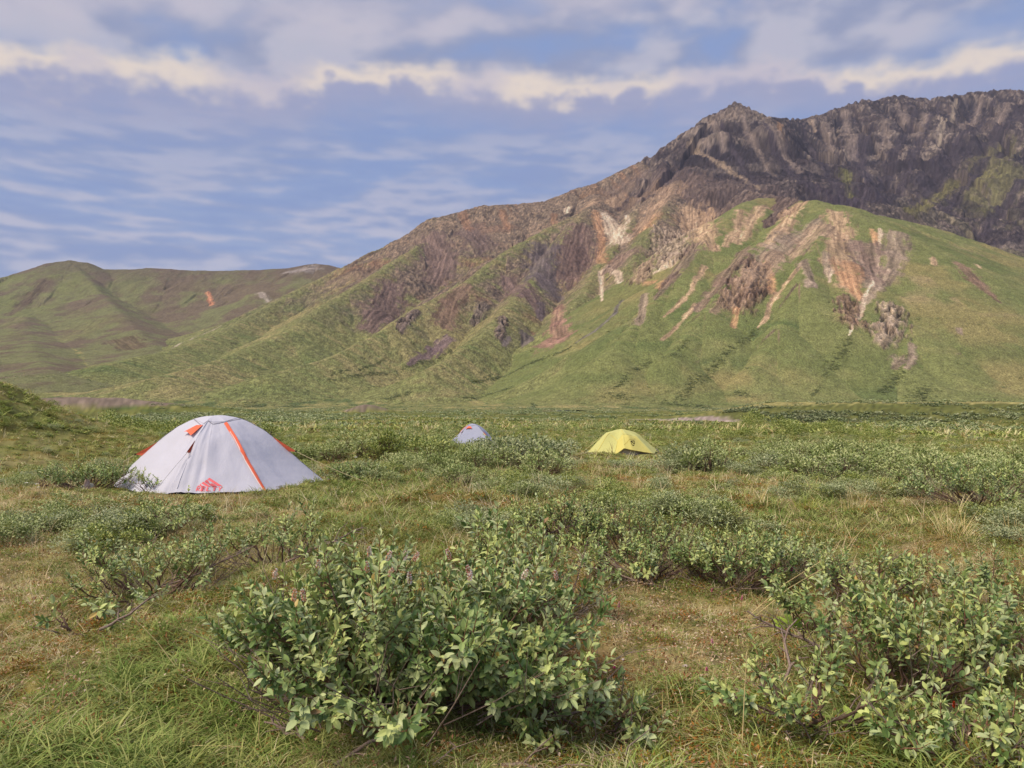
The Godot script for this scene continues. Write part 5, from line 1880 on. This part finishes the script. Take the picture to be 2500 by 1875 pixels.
func build_near_shrubs() -> void:
	var main := willow("big leafy willow shrub with pink catkins, largest plant in front of the camera", -0.50, -3.62, 0.96, 0.84, 0.71, 66, 15, 0.053, 300, 0.25, 0.2)
	var cat := [catkin_mesh(0.25), catkin_mesh(0.5)]
	var cm := leaf_material(Color.WHITE)
	for i in 16:
		var a := rng.randf() * TAU
		var rho := rng.randf_range(0.1, 0.75)
		var c := part("catkin", cat[i % 2], cm, main)
		c.position = Vector3(cos(a) * rho * 1.1, 0.66 * sqrt(1.0 - 0.75 * rho * rho) - 0.02, absf(sin(a)) * rho * 0.75 - 0.1)
		c.rotation = Vector3(rng.randf_range(-0.5, 0.5), rng.randf() * TAU, rng.randf_range(-0.5, 0.5))
	willow("upright pale willow shrub just behind the right of the catkin shrub", 0.05, -4.75, 0.5, 0.4, 0.72, 14, 9, 0.055, 200, 0.4, 0.3)
	willow("straggly willow shrub with bare dark twigs in its middle, below the lavender tent", -2.66, -5.5, 0.62, 0.62, 0.54, 20, 7, 0.045, 240, 0.3, 0.4)
	willow("small willow shoot close under the logo of the lavender tent", -3.40, -7.3, 0.38, 0.35, 0.36, 8, 6, 0.045, 120, 0.3, 0.4)
	willow("thin woody willow shrub between the straggly one and the catkin shrub", -1.92, -6.2, 0.55, 0.45, 0.52, 14, 7, 0.042, 200, 0.3, 0.5)
	willow("few-leaved willow seedling in grass by the picture's left side", -2.62, -4.5, 0.26, 0.2, 0.22, 5, 3, 0.055, 40, 0.8, 0.75)
	willow("full willow shrub with reddish bare stems beneath, by the right edge", 2.02, -3.75, 0.55, 0.42, 0.58, 18, 8, 0.050, 300, 0.35, 0.5)
	willow("low thin willow with upright pale shoots and exposed grey twigs", 1.32, -3.25, 0.42, 0.3, 0.36, 12, 5, 0.046, 160, 0.6, 0.55)
	willow("low willow shrub cut off by the bottom right corner", 1.85, -2.95, 0.42, 0.25, 0.30, 12, 6, 0.048, 140, 0.5, 0.5)
	willow("slender grey-stemmed willow left of the red-stemmed shrub", 1.86, -4.45, 0.34, 0.28, 0.50, 8, 6, 0.048, 120, 0.35, 0.55)
	willow("spreading willow shrub touching the right edge behind the red-stemmed shrub", 3.30, -5.0, 0.6, 0.45, 0.48, 14, 7, 0.048, 180, 0.3, 0.4)
	willow("soft green willow shrub behind the slender grey-stemmed one", 2.55, -5.25, 0.5, 0.4, 0.40, 14, 7, 0.045, 180, 0.4, 0.4)
	willow("low leafy skirt of willow at the right foot of the catkin shrub", 0.34, -3.42, 0.42, 0.34, 0.26, 12, 7, 0.05, 140, 0.3, 0.3)
	willow("leafy willow cut by the right edge beside the red-stemmed shrub", 2.72, -3.85, 0.4, 0.36, 0.44, 10, 6, 0.052, 140, 0.4, 0.4)
	willow("pale willow shoots at the right edge, just above the bottom corner", 2.25, -3.12, 0.3, 0.26, 0.34, 9, 6, 0.052, 120, 0.55, 0.45)
	var band := "willow shrubs of the low band across the middle"
	willow("willow with a tangle of dark bare branches at its left, in the middle band", 0.46, -7.1, 0.45, 0.35, 0.44, 18, 8, 0.042, 120, 0.3, 0.5, band)
	willow("widest willow of the middle band, right of the dark tangle", 1.12, -6.75, 0.70, 0.45, 0.48, 28, 9, 0.040, 160, 0.4, 0.4, band)
	willow("willow of the middle band in front of the widest one, grey twigs below", 1.02, -5.75, 0.5, 0.35, 0.40, 20, 8, 0.041, 160, 0.35, 0.45, band)
	willow("willow of the middle band next to the pink fireweed flower", 1.66, -5.55, 0.5, 0.35, 0.44, 20, 8, 0.041, 160, 0.35, 0.42, band)
	willow("willow at the right end of the middle band, soft pale leaves", 2.15, -5.95, 0.5, 0.35, 0.40, 20, 8, 0.040, 140, 0.4, 0.4, band)
	willow("willow at the left end of the middle band, reaching behind the catkin shrub", 0.10, -6.5, 0.35, 0.3, 0.42, 9, 6, 0.042, 100, 0.5, 0.4, band)
	willow("leaning willow sprig against the lower left corner of the lavender tent", -5.35, -10.9, 0.22, 0.15, 0.42, 5, 5, 0.045, 0, 0.2, 0.4, "willows by the lavender tent")
	willow("low willow clump left of the lavender tent with pale lichen lump", -6.55, -11.4, 0.85, 0.5, 0.46, 28, 9, 0.045, 0, 0.2, 0.35, "willows by the lavender tent")
	willow("round green willow right of the lavender tent at the guy line", -2.55, -12.3, 0.58, 0.42, 0.42, 26, 10, 0.045, 0, 0.3, 0.3, "willows by the lavender tent")
	willow("dense wide willow shrub at right edge with dark bare foot", 5.85, -9.2, 1.05, 0.7, 0.62, 30, 9, 0.048, 0, 0.3, 0.35, "dense willows on the right")


func build_thickets() -> void:
	thicket(18, "green", Vector2(-9.5, -24.5), Vector2(-3.6, -22.0), 1.2, 0.60, "low green willow in thicket behind the lavender tent's right side", "thicket behind the lavender tent")
	thicket(9, "lush", Vector2(-4.3, -21.5), Vector2(-1.5, -20.0), 0.9, 0.66, "dense dark green willow just left of the far grey tent", "dense willows left of the grey tent")
	thicket(16, "green", Vector2(-5.5, -33.0), Vector2(-2.9, -26.0), 1.6, 0.62, "green willow in thicket in front of the far grey tent", "thicket by the grey tent")
	thicket(10, "grey", Vector2(-0.7, -17.2), Vector2(1.35, -15.6), 0.8, 0.62, "tall grey-green willow with dark stems left of the yellow tent", "tall willows left of the yellow tent")
	thicket(14, "grey", Vector2(-1.6, -30.0), Vector2(1.6, -21.0), 1.3, 0.52, "grey-green willow in thicket between the grey and yellow tents", "thicket between the far tents")
	thicket(38, "green", Vector2(-2.6, -17.5), Vector2(0.6, -10.6), 1.1, 0.42, "low willow in the loose patch right of the lavender tent", "loose patch in the centre")
	thicket(14, "grey", Vector2(2.3, -16.2), Vector2(6.2, -14.0), 0.9, 0.46, "silvery willow in patch below the yellow tent", "silvery patch below the yellow tent")
	thicket(5, "lush", Vector2(2.2, -24.0), Vector2(4.6, -25.5), 0.7, 0.30, "low bright willow in front of the yellow tent", "bushes before the yellow tent")
	thicket(120, "green", Vector2(6.6, -16.0), Vector2(19.0, -24.0), 4.2, 0.60, "pale green willow in the broad thicket on the right", "broad thicket on the right")
	thicket(36, "green", Vector2(5.6, -20.0), Vector2(15.0, -33.0), 3.2, 0.55, "willow at the far side of the broad thicket on the right", "far side of the broad thicket")
	thicket(34, "green", Vector2(5.6, -12.6), Vector2(12.5, -14.0), 1.5, 0.46, "willow at the near edge of the broad thicket on the right", "near edge of the broad thicket")
	thicket(16, "lush", Vector2(22.0, -66.0), Vector2(31.0, -68.0), 2.2, 1.3, "dark green willow in long clump below the far river bank", "long clump below the river bank")
	thicket(26, "lush", Vector2(-27.0, -46.0), Vector2(-14.0, -38.0), 1.8, 1.0, "lush willow in the row behind the lavender tent's left side", "row behind the lavender tent")
	thicket(34, "green", Vector2(-14.0, -50.0), Vector2(8.0, -62.0), 5.5, 0.8, "small far willow on the flat beyond the grey tent", "far willows beyond the tents")
	thicket(30, "lush", Vector2(6.0, -42.0), Vector2(28.0, -50.0), 4.5, 0.75, "small far willow on the flat beyond the yellow tent", "far willows beyond the yellow tent")
	thicket(26, "lush", Vector2(-32.0, -33.0), Vector2(-20.0, -31.0), 3.4, 0.45, "low bush on the grassy knoll at the left", "bushes on the knoll")


func build_litter() -> void:
	# dead leaves and bleached flakes on the open ground
	var flake := SurfaceTool.new()
	flake.begin(Mesh.PRIMITIVE_TRIANGLES)
	for i in 9:
		var a := rng.randf() * TAU
		add_leaf(flake, Vector3(cos(a), 0, sin(a)) * 0.10 * sqrt(rng.randf()) + Vector3(0, rng.randf_range(0.004, 0.022), 0), Vector3(rng.randf_range(-1, 1), rng.randf_range(-0.15, 0.3), rng.randf_range(-1, 1)).normalized(), rng.randf_range(0.012, 0.028), 0.40, [Color(1, 1, 1), Color(0.6, 0.55, 0.5), Color(1.3, 1.25, 1.2)][i % 3])
	var mesh := flake.commit()
	var where: Array = []
	var tints: Array = []
	var kinds := [lin(214, 184, 152), lin(236, 214, 188), lin(176, 134, 104), lin(220, 200, 156), lin(136, 104, 78)]
	for n in 26000:
		var az := rng.randf_range(-0.68, 0.68)
		var d := sqrt(lerpf(4.0, 121.0, rng.randf()))
		var x := d * sin(az)
		var z := -d * cos(az)
		var k := cover_at(x, z)
		if rng.randf() > 0.03 + 0.16 * k.x + 0.40 * bump(x, z, 0.95, -4.5, 0.8, 1.3):
			continue
		var s := rng.randf_range(0.8, 1.5)
		where.append(Transform3D(Basis(Vector3.UP, rng.randf() * TAU).scaled(Vector3(s, s, s)), Vector3(x, ground_at(x, z) + rng.randf_range(0.0, 0.05), z)))
		var c: Color = kinds[rng.randi() % 5]
		tints.append(c)
	many("dead_leaves", mesh, grass_look, where, tints, mass("leaf_litter", "dead leaves and bleached flakes on the bare ground", "leaf litter"))


func build_rest_of_bushes() -> void:
	# the small ones, past the number one can tell apart: a broken carpet of dwarf willow over the meadow
	for n in 5200:
		var az := rng.randf_range(-0.68, 0.68)
		var d := 7.5 * pow(11.0, rng.randf())
		var x := d * sin(az)
		var z := -d * cos(az)
		var m := noise_b.get_noise_2d(x * 0.16 + 60.0, z * 0.20) + 0.35 * noise_a.get_noise_2d(x * 0.6, z * 0.6) + 0.10 * smoothstep(-0.2, 0.4, x / d) - 0.25 * bump(x, z, -3.5, -9.0, 3.4, 2.6)
		if m < 0.10:
			continue
		var s := rng.randf_range(0.22, 0.5) * (1.0 + 0.35 * smoothstep(15.0, 50.0, d))
		var tall := s * rng.randf_range(0.6, 1.0)
		for tent in [[-0.0545, 0.028, 0.068, 40.5], [0.149, 0.068, 0.102, 30.5]]:
			if d < tent[3] and absf(x / -z - tent[0]) < tent[1]:
				tall = minf(tall, (1.6 + tent[2] * z - ground_at(x, z)) / 0.66)
		if tall < 0.12 or Vector2(x + 4.64, z + 11.4).length() < 2.1 or Vector2(x - 4.45, z + 29.6).length() < 2.2 or Vector2(x - 3.4, z + 8.6).length() < 1.1:
			continue
		rest_bushes.append([["green", "grey", "lush"][rng.randi() % 3], Transform3D(Basis(Vector3.UP, rng.randf() * TAU).scaled(Vector3(s * 1.4, tall, s * 1.4)), stand(x, z))])
	var low := mass("dwarf_willow", "broken carpet of small low willows over the meadow and the flat", "dwarf willow")
	for kind in ["green", "grey", "lush"]:
		var where: Array = []
		var tints: Array = []
		for b in rest_bushes:
			if b[0] == kind:
				where.append(b[1])
				var f := rng.randf_range(0.9, 1.1)
				tints.append(Color(f, f, f))
		if where.size():
			var made: Node3D = bush_made.get(kind + "0", bush_made.get(kind + "1", bush_made.get(kind + "2")))
			many("foliage", (made.get_node("foliage") as MeshInstance3D).mesh, foliage_look, where, tints, low)


func tussock(label: String, x: float, z: float, high: float, blades: int, lean: float, tones: Array, group: String) -> void:
	var o := thing("grass_tussock", label, "grass tussock", stand(x, z), 0.0, group)
	var st := SurfaceTool.new()
	st.begin(Mesh.PRIMITIVE_TRIANGLES)
	for i in blades:
		var a := rng.randf() * TAU
		var at := Vector3(cos(a), 0, sin(a)) * 0.13 * sqrt(rng.randf())
		var b := a + rng.randf_range(-0.9, 0.9)
		var t := lean * rng.randf()
		var c: Color = tones[rng.randi() % tones.size()]
		blade(st, at, Vector3(cos(b) * sin(t), cos(t), sin(b) * sin(t)), high * rng.randf_range(0.4, 1.05), 0.005, 0.45 * rng.randf(), c, 4)
	part("blades", st.commit(), grass_look, o).set_meta("kind", "stuff")
	var skirt := SurfaceTool.new()
	skirt.begin(Mesh.PRIMITIVE_TRIANGLES)
	for i in blades:
		var a := rng.randf() * TAU
		blade(skirt, Vector3(cos(a), 0.05, sin(a)) * 0.06, Vector3(cos(a), 0.35, sin(a)).normalized(), high * rng.randf_range(0.3, 0.6), 0.005, 0.6, tones[-1])
	part("dead_leaves", skirt.commit(), grass_look, o).set_meta("kind", "stuff")


func flower_spike(label: String, x: float, z: float, high: float, petal: Color, group: String, wide := 0.008) -> void:
	var o := thing("flower", label, "flower", stand(x, z), 0.0, group)
	var lean := Vector3(rng.randf_range(-0.12, 0.12), 1, rng.randf_range(-0.12, 0.12)).normalized()
	part("stem", tube([Vector3.ZERO, lean * high * 0.5, lean * high], 0.0018, 0.0012, 4), plain(paint(150, 110, 80)), o)
	var st := SurfaceTool.new()
	st.begin(Mesh.PRIMITIVE_TRIANGLES)
	for i in 60:
		var u := i / 60.0
		var a := i * 2.4
		var n := Vector3(cos(a), 0.4, sin(a)).normalized()
		var p := lean * (high * 0.82 + u * high * 0.24)
		var f := rng.randf_range(0.8, 1.2)
		add_leaf(st, p, n, wide * (1.25 - 0.6 * u), 0.8, Color(petal.r * f, petal.g * f, petal.b * f))
	part("flower_head", st.commit(), grass_look, o)
	var lf := SurfaceTool.new()
	lf.begin(Mesh.PRIMITIVE_TRIANGLES)
	for i in 5:
		var a := rng.randf() * TAU
		add_leaf(lf, Vector3(0, 0.01, 0), Vector3(cos(a), 0.5, sin(a)).normalized(), 0.05, 0.35, lin(140, 150, 80))
	part("leaves", lf.commit(), grass_look, o).set_meta("kind", "stuff")


func white_flower(label: String, x: float, z: float, high: float, group: String, size := 0.02, c := Color(0.85, 0.85, 0.8)) -> void:
	var o := thing("flower", label, "flower", stand(x, z), 0.0, group)
	part("stem", tube([Vector3.ZERO, Vector3(0.01, high, 0.0)], 0.0018, 0.0014, 4), plain(paint(120, 130, 70)), o)
	for i in 6:
		var st := SurfaceTool.new()
		st.begin(Mesh.PRIMITIVE_TRIANGLES)
		var a := TAU * i / 6.0
		add_leaf(st, Vector3(0.01, high, 0.0), Vector3(cos(a), 0.45, sin(a)).normalized(), size, 0.75, c)
		part("petal", st.commit(), grass_look, o)
	part("flower_eye", tube([Vector3(0.01, high, 0), Vector3(0.01, high + size * 0.3, 0)], size * 0.25, size * 0.15, 6), plain(paint(226, 200, 90)), o)


func dead_branch(label: String, x: float, z: float, long: float, turn: float, up: float, forks: int, group: String) -> void:
	var o := thing("dead_branch", label, "dead branch", stand(x, z), turn, group)
	var line: Array = []
	for i in 7:
		var u := i / 6.0
		line.append(Vector3(long * (u - 0.3), 0.02 + up * u + rng.randf_range(-0.012, 0.012), rng.randf_range(-0.035, 0.035)))
	part("limb", tube(line, 0.010, 0.004, 6), dead_bark, o)
	for i in forks:
		var k := rng.randi_range(1, 5)
		var p: Vector3 = line[k]
		var d := Vector3(rng.randf_range(0.2, 1.0), rng.randf_range(-0.05, 0.9), rng.randf_range(-1.0, 1.0)).normalized()
		var l := long * rng.randf_range(0.15, 0.4)
		var q := p + d * l * 0.5 + Vector3(rng.randf_range(-0.02, 0.02), 0.01, rng.randf_range(-0.02, 0.02))
		part("twig", tube([p, q, p + d * l + Vector3(0.02, -0.01, 0)], 0.005, 0.0018, 4), dead_bark, o)


func stone(called: String, label: String, category: String, x: float, z: float, size: Vector3, c: Color, group: String) -> void:
	var st := SurfaceTool.new()
	st.begin(Mesh.PRIMITIVE_TRIANGLES)
	var ring: Array = []
	for i in 6:
		var row: Array = []
		for j in 8:
			var v := PI * i / 5.0
			var a := TAU * j / 8.0
			var d := Vector3(sin(v) * cos(a), cos(v), sin(v) * sin(a))
			var f := 1.0 + 0.5 * noise_b.get_noise_3d(d.x * 1.3 + x * 9.0, d.y * 1.3, d.z * 1.3 + z * 9.0)
			row.append(d * size * f)
		ring.append(row)
	for i in 5:
		for j in 8:
			var q := (j + 1) % 8
			for p in [ring[i][j], ring[i][q], ring[i + 1][q], ring[i][j], ring[i + 1][q], ring[i + 1][j]]:
				st.set_smooth_group(1)
				st.add_vertex(p)
	st.generate_normals()
	var o := part(called, st.commit(), wood_material(c.linear_to_srgb()), self)
	o.position = stand(x, z) + Vector3(0, size.y * 0.45, 0)
	o.rotation.y = x * 7.0
	o.set_meta("label", label)
	o.set_meta("category", category)
	if group:
		o.set_meta("group", group)


func broad_plant(label: String, x: float, z: float, n: int, leaf: float, c: Color) -> void:
	var o := thing("broad_leaf_plant", label, "plant", stand(x, z))
	var m := leaf_material(c.linear_to_srgb())
	for i in n:
		var a := i * 2.4
		var l := part("leaf", leaf_shapes[i % 4], m, o)
		var r := 0.05 * sqrt(float(i) / n)
		l.transform = aim(Vector3(cos(a) * r, 0.02 + 0.05 * (1.0 - float(i) / n), sin(a) * r), Vector3(cos(a), rng.randf_range(0.35, 1.0), sin(a)), Vector3.UP, leaf * rng.randf_range(0.7, 1.1))
	part("stem", tube([Vector3(0, -0.02, 0), Vector3(0, 0.07, 0)], 0.006, 0.004, 5), plain(paint(120, 130, 70)), o)


func dry_stalk(label: String, x: float, z: float, to: Vector3) -> void:
	var o := thing("grass_stalk", label, "grass stalk", stand(x, z), 0.0, "bleached grass stalks")
	part("stalk", tube([Vector3.ZERO, to * 0.5 + Vector3(0, to.length() * 0.05, 0), to], 0.0028, 0.0012, 4), plain(paint(226, 206, 150)), o)
	var st := SurfaceTool.new()
	st.begin(Mesh.PRIMITIVE_TRIANGLES)
	for i in 8:
		blade(st, to * (0.86 + i * 0.018), (to.normalized() + Vector3(rng.randf_range(-0.4, 0.4), rng.randf_range(-0.2, 0.4), rng.randf_range(-0.4, 0.4))).normalized(), 0.03, 0.003, 0.2, lin(232, 214, 160))
	part("seed_head", st.commit(), grass_look, o)


func build_small_things() -> void:
	var straw := [lin(240, 222, 166), lin(222, 200, 138), lin(200, 176, 116)]
	var g := "straw tussocks of the clearing"
	tussock("tall fan of bleached straw right of the bright green tussock", 4.05, -8.8, 0.46, 70, 0.7, straw, g)
	tussock("wide arching straw tussock near the right edge, below the dense willow", 4.10, -6.85, 0.44, 80, 1.1, straw, g)
	tussock("second straw tussock by the right edge, nearer the frame", 4.80, -7.1, 0.36, 60, 1.1, straw, g)
	tussock("bright green sedge tussock among the straw ones", 3.57, -8.95, 0.26, 90, 0.8, [lin(176, 186, 78), lin(156, 172, 70), lin(196, 196, 100)], g)
	tussock("loose straw tussock left of the bright green one", 3.02, -9.2, 0.34, 60, 0.9, straw, g)
	tussock("thin straw tussock below the silvery willows", 2.52, -11.4, 0.40, 40, 0.8, straw, g)
	tussock("low flattened straw tussock behind the middle willow band", 2.45, -7.95, 0.24, 70, 1.3, straw, g)
	tussock("straw tussock at the left foot of the dense right-hand willow", 5.10, -10.4, 0.44, 50, 0.7, straw, g)
	tussock("straw tussock in front of the thicket, beyond the bright green one", 4.3, -10.6, 0.34, 50, 0.9, straw, g)
	tussock("pale fan of dry grass lying by the low thin willow", 0.80, -3.45, 0.24, 90, 1.4, straw, g)
	tussock("yellow tussock between tent guy line and centre willows", -1.15, -11.5, 0.30, 60, 0.9, [lin(206, 196, 104), lin(226, 206, 130), lin(200, 180, 110)], g)
	var pink := lin(236, 150, 176)
	var f := "pink bistort flowers in the clearing"
	flower_spike("pink flower spike in front of the middle willow band's right half", 1.40, -5.21, 0.11, pink, f)
	flower_spike("pink flower spike above the matted straw, tallest of the pink ones", 1.53, -4.95, 0.14, pink, f)
	flower_spike("pale pink flower spike in the dark sedge of the clearing", 1.15, -4.21, 0.10, lin(240, 186, 200), f)
	flower_spike("pink flower spike just left of the low thin willow", 1.02, -3.85, 0.09, pink, f)
	flower_spike("deep pink flower by the right side of the catkin shrub", 0.55, -3.98, 0.09, lin(236, 120, 176), f)
	flower_spike("faded pink spike on a long stem right of the catkin shrub", 0.67, -4.7, 0.16, lin(230, 170, 180), f)
	flower_spike("magenta fireweed flower beside the middle willow band", 2.05, -5.41, 0.20, lin(226, 96, 176), f, 0.011)
	flower_spike("reddish orange seed spike beneath the red-stemmed willow", 2.02, -3.35, 0.12, lin(206, 76, 44), f)
	flower_spike("salmon catkin-like spike under the bottom right willow", 1.66, -3.08, 0.13, lin(236, 180, 130), f)
	var w := "white flowers in the grass at the left"
	white_flower("white flower in the grass left of the straggly willow", -3.99, -6.7, 0.10, w)
	white_flower("white flower below the lavender tent's left corner", -4.62, -8.9, 0.10, w)
	white_flower("white flower at the far left edge of the grass", -8.74, -13.26, 0.12, w, 0.035)
	white_flower("white flower near the pale lump, second from the left edge", -7.76, -12.08, 0.12, w, 0.035)
	white_flower("white flower in front of the lichen lump's willow clump", -6.9, -10.7, 0.12, w, 0.03)
	white_flower("white flower right of the lavender tent's corner in open grass", -2.25, -10.37, 0.12, w, 0.03)
	white_flower("small violet flower by the tent's right tip", -2.95, -11.9, 0.10, w, 0.05, lin(170, 150, 206))
	white_flower("white flower above the round willow at the guy line", -2.55, -12.0, 0.44, w, 0.035)
	var d := "dead willow branches on the ground"
	dead_branch("grey dead branch lying at the right foot of the catkin shrub", 0.15, -3.45, 0.55, 0.2, 0.05, 6, d)
	dead_branch("forked dead branch in front of the catkin shrub at bottom edge", 0.12, -3.02, 0.6, -0.15, 0.04, 8, d)
	dead_branch("thick dead limb sloping out under the catkin shrub", -0.62, -3.15, 0.5, 0.5, 0.12, 3, d)
	dead_branch("knot of brown dead twigs at the left foot of the catkin shrub", -0.95, -3.25, 0.26, 2.6, 0.05, 14, d)
	dead_branch("pale upright dead twig left of the red-stemmed willow", 1.42, -3.75, 0.34, 1.2, 0.28, 7, d)
	dead_branch("grey tangle of dead twigs between the right-hand willows", 1.62, -4.05, 0.45, 2.9, 0.20, 12, d)
	dead_branch("bare dark branches at the left end of the middle willow band", 0.35, -7.0, 0.7, 0.3, 0.22, 14, d)
	dead_branch("bleached bare twigs along the front of the middle willow band", 0.95, -5.45, 0.7, 2.8, 0.12, 14, d)
	dead_branch("dark bare branches inside the straggly willow", -2.55, -5.6, 0.8, 0.4, 0.30, 12, d)
	dead_branch("slanting bare branches of the thin woody willow", -1.7, -5.95, 0.7, 0.35, 0.28, 10, d)
	dead_branch("dry twigs by the low seedling at the left", -2.35, -4.4, 0.3, 0.8, 0.16, 8, d)
	var p := "pale pebbles and flakes on the bare ground"
	var k := 0
	for q in [[0.69, -4.42], [0.74, -4.30], [0.95, -4.05], [0.62, -4.12], [1.30, -3.55], [0.85, -3.7], [0.50, -3.5], [1.55, -2.98], [1.62, -2.95], [1.05, -3.95]]:
		k += 1
		stone("pebble", "small white stone on the bare straw-coloured ground", "stone", q[0], q[1], Vector3(0.014, 0.009, 0.012) * (0.8 + 0.15 * (k % 4)), lin(232, 224, 220), p)
	stone("weathered_stump", "pale grey stump of wood in the willow clump left of the lavender tent", "stump", -6.42, -11.15, Vector3(0.05, 0.16, 0.05), lin(206, 190, 186), "")
	stone("lichen_lump", "white lichen tuft on top of the willow clump left of the tent", "lichen", -6.46, -11.25, Vector3(0.14, 0.06, 0.10), lin(232, 240, 226), "")
	var ball := thing("twig_ball", "dark round ball of dead twigs left of the lichen tuft", "dead twigs", stand(-7.05, -11.1))
	for i in 26:
		var dd := Vector3(rng.randfn(), rng.randfn() * 0.8, rng.randfn()).normalized()
		var e := Vector3(rng.randfn(), rng.randfn(), rng.randfn()).normalized()
		part("twig", tube([Vector3(0, 0.13, 0) + dd * Vector3(0.10, 0.14, 0.10), Vector3(0, 0.13, 0) + (dd + e * 0.5).normalized() * Vector3(0.12, 0.16, 0.12), Vector3(0, 0.13, 0) + (dd + e * 1.4).normalized() * Vector3(0.10, 0.14, 0.10)], 0.008, 0.005, 4), bark, ball)
	broad_plant("bright green broad-leaved herb under the slender grey-stemmed willow", 1.72, -4.55, 22, 0.10, lin(170, 196, 74))
	broad_plant("single light green leafy shoot at the bottom, between the right-hand willows", 1.48, -3.2, 6, 0.10, lin(176, 196, 90))
	broad_plant("rosette of shiny leaves at the bottom, front foot of the catkin shrub", -0.42, -3.18, 10, 0.075, lin(140, 172, 84))
	var n := 0
	for s in [[-1.30, -3.3, Vector3(-0.28, 0.10, 0.10)], [-1.55, -3.15, Vector3(0.42, 0.06, 0.05)], [-1.12, -3.25, Vector3(0.02, 0.34, 0.0)], [-1.75, -3.9, Vector3(-0.25, 0.30, 0.0)], [1.59, -4.95, Vector3(0.52, 0.34, -0.1)], [1.62, -4.93, Vector3(0.50, 0.30, -0.1)], [-2.2, -3.6, Vector3(0.05, 0.36, 0.0)], [-1.2, -3.9, Vector3(-0.3, 0.22, 0.1)], [0.95, -3.05, Vector3(0.02, 0.42, 0.0)], [2.7, -6.2, Vector3(0.35, 0.42, 0.0)]]:
		var said: String = ["leaning leftwards beside the catkin shrub's lower left", "lying flat along the bottom edge at the left", "standing straight left of the twig knot", "bending left in the long grass", "slanting up towards the fireweed, upper of a pair", "slanting up towards the fireweed, lower of a pair", "upright in the long grass at the lower left", "crossing in front of the catkin shrub's left side", "upright at the bottom, left of the low thin willow", "slanting behind the right end of the middle willow band"][n]
		n += 1
		dry_stalk("bleached grass stalk " + said, s[0], s[1], s[2])
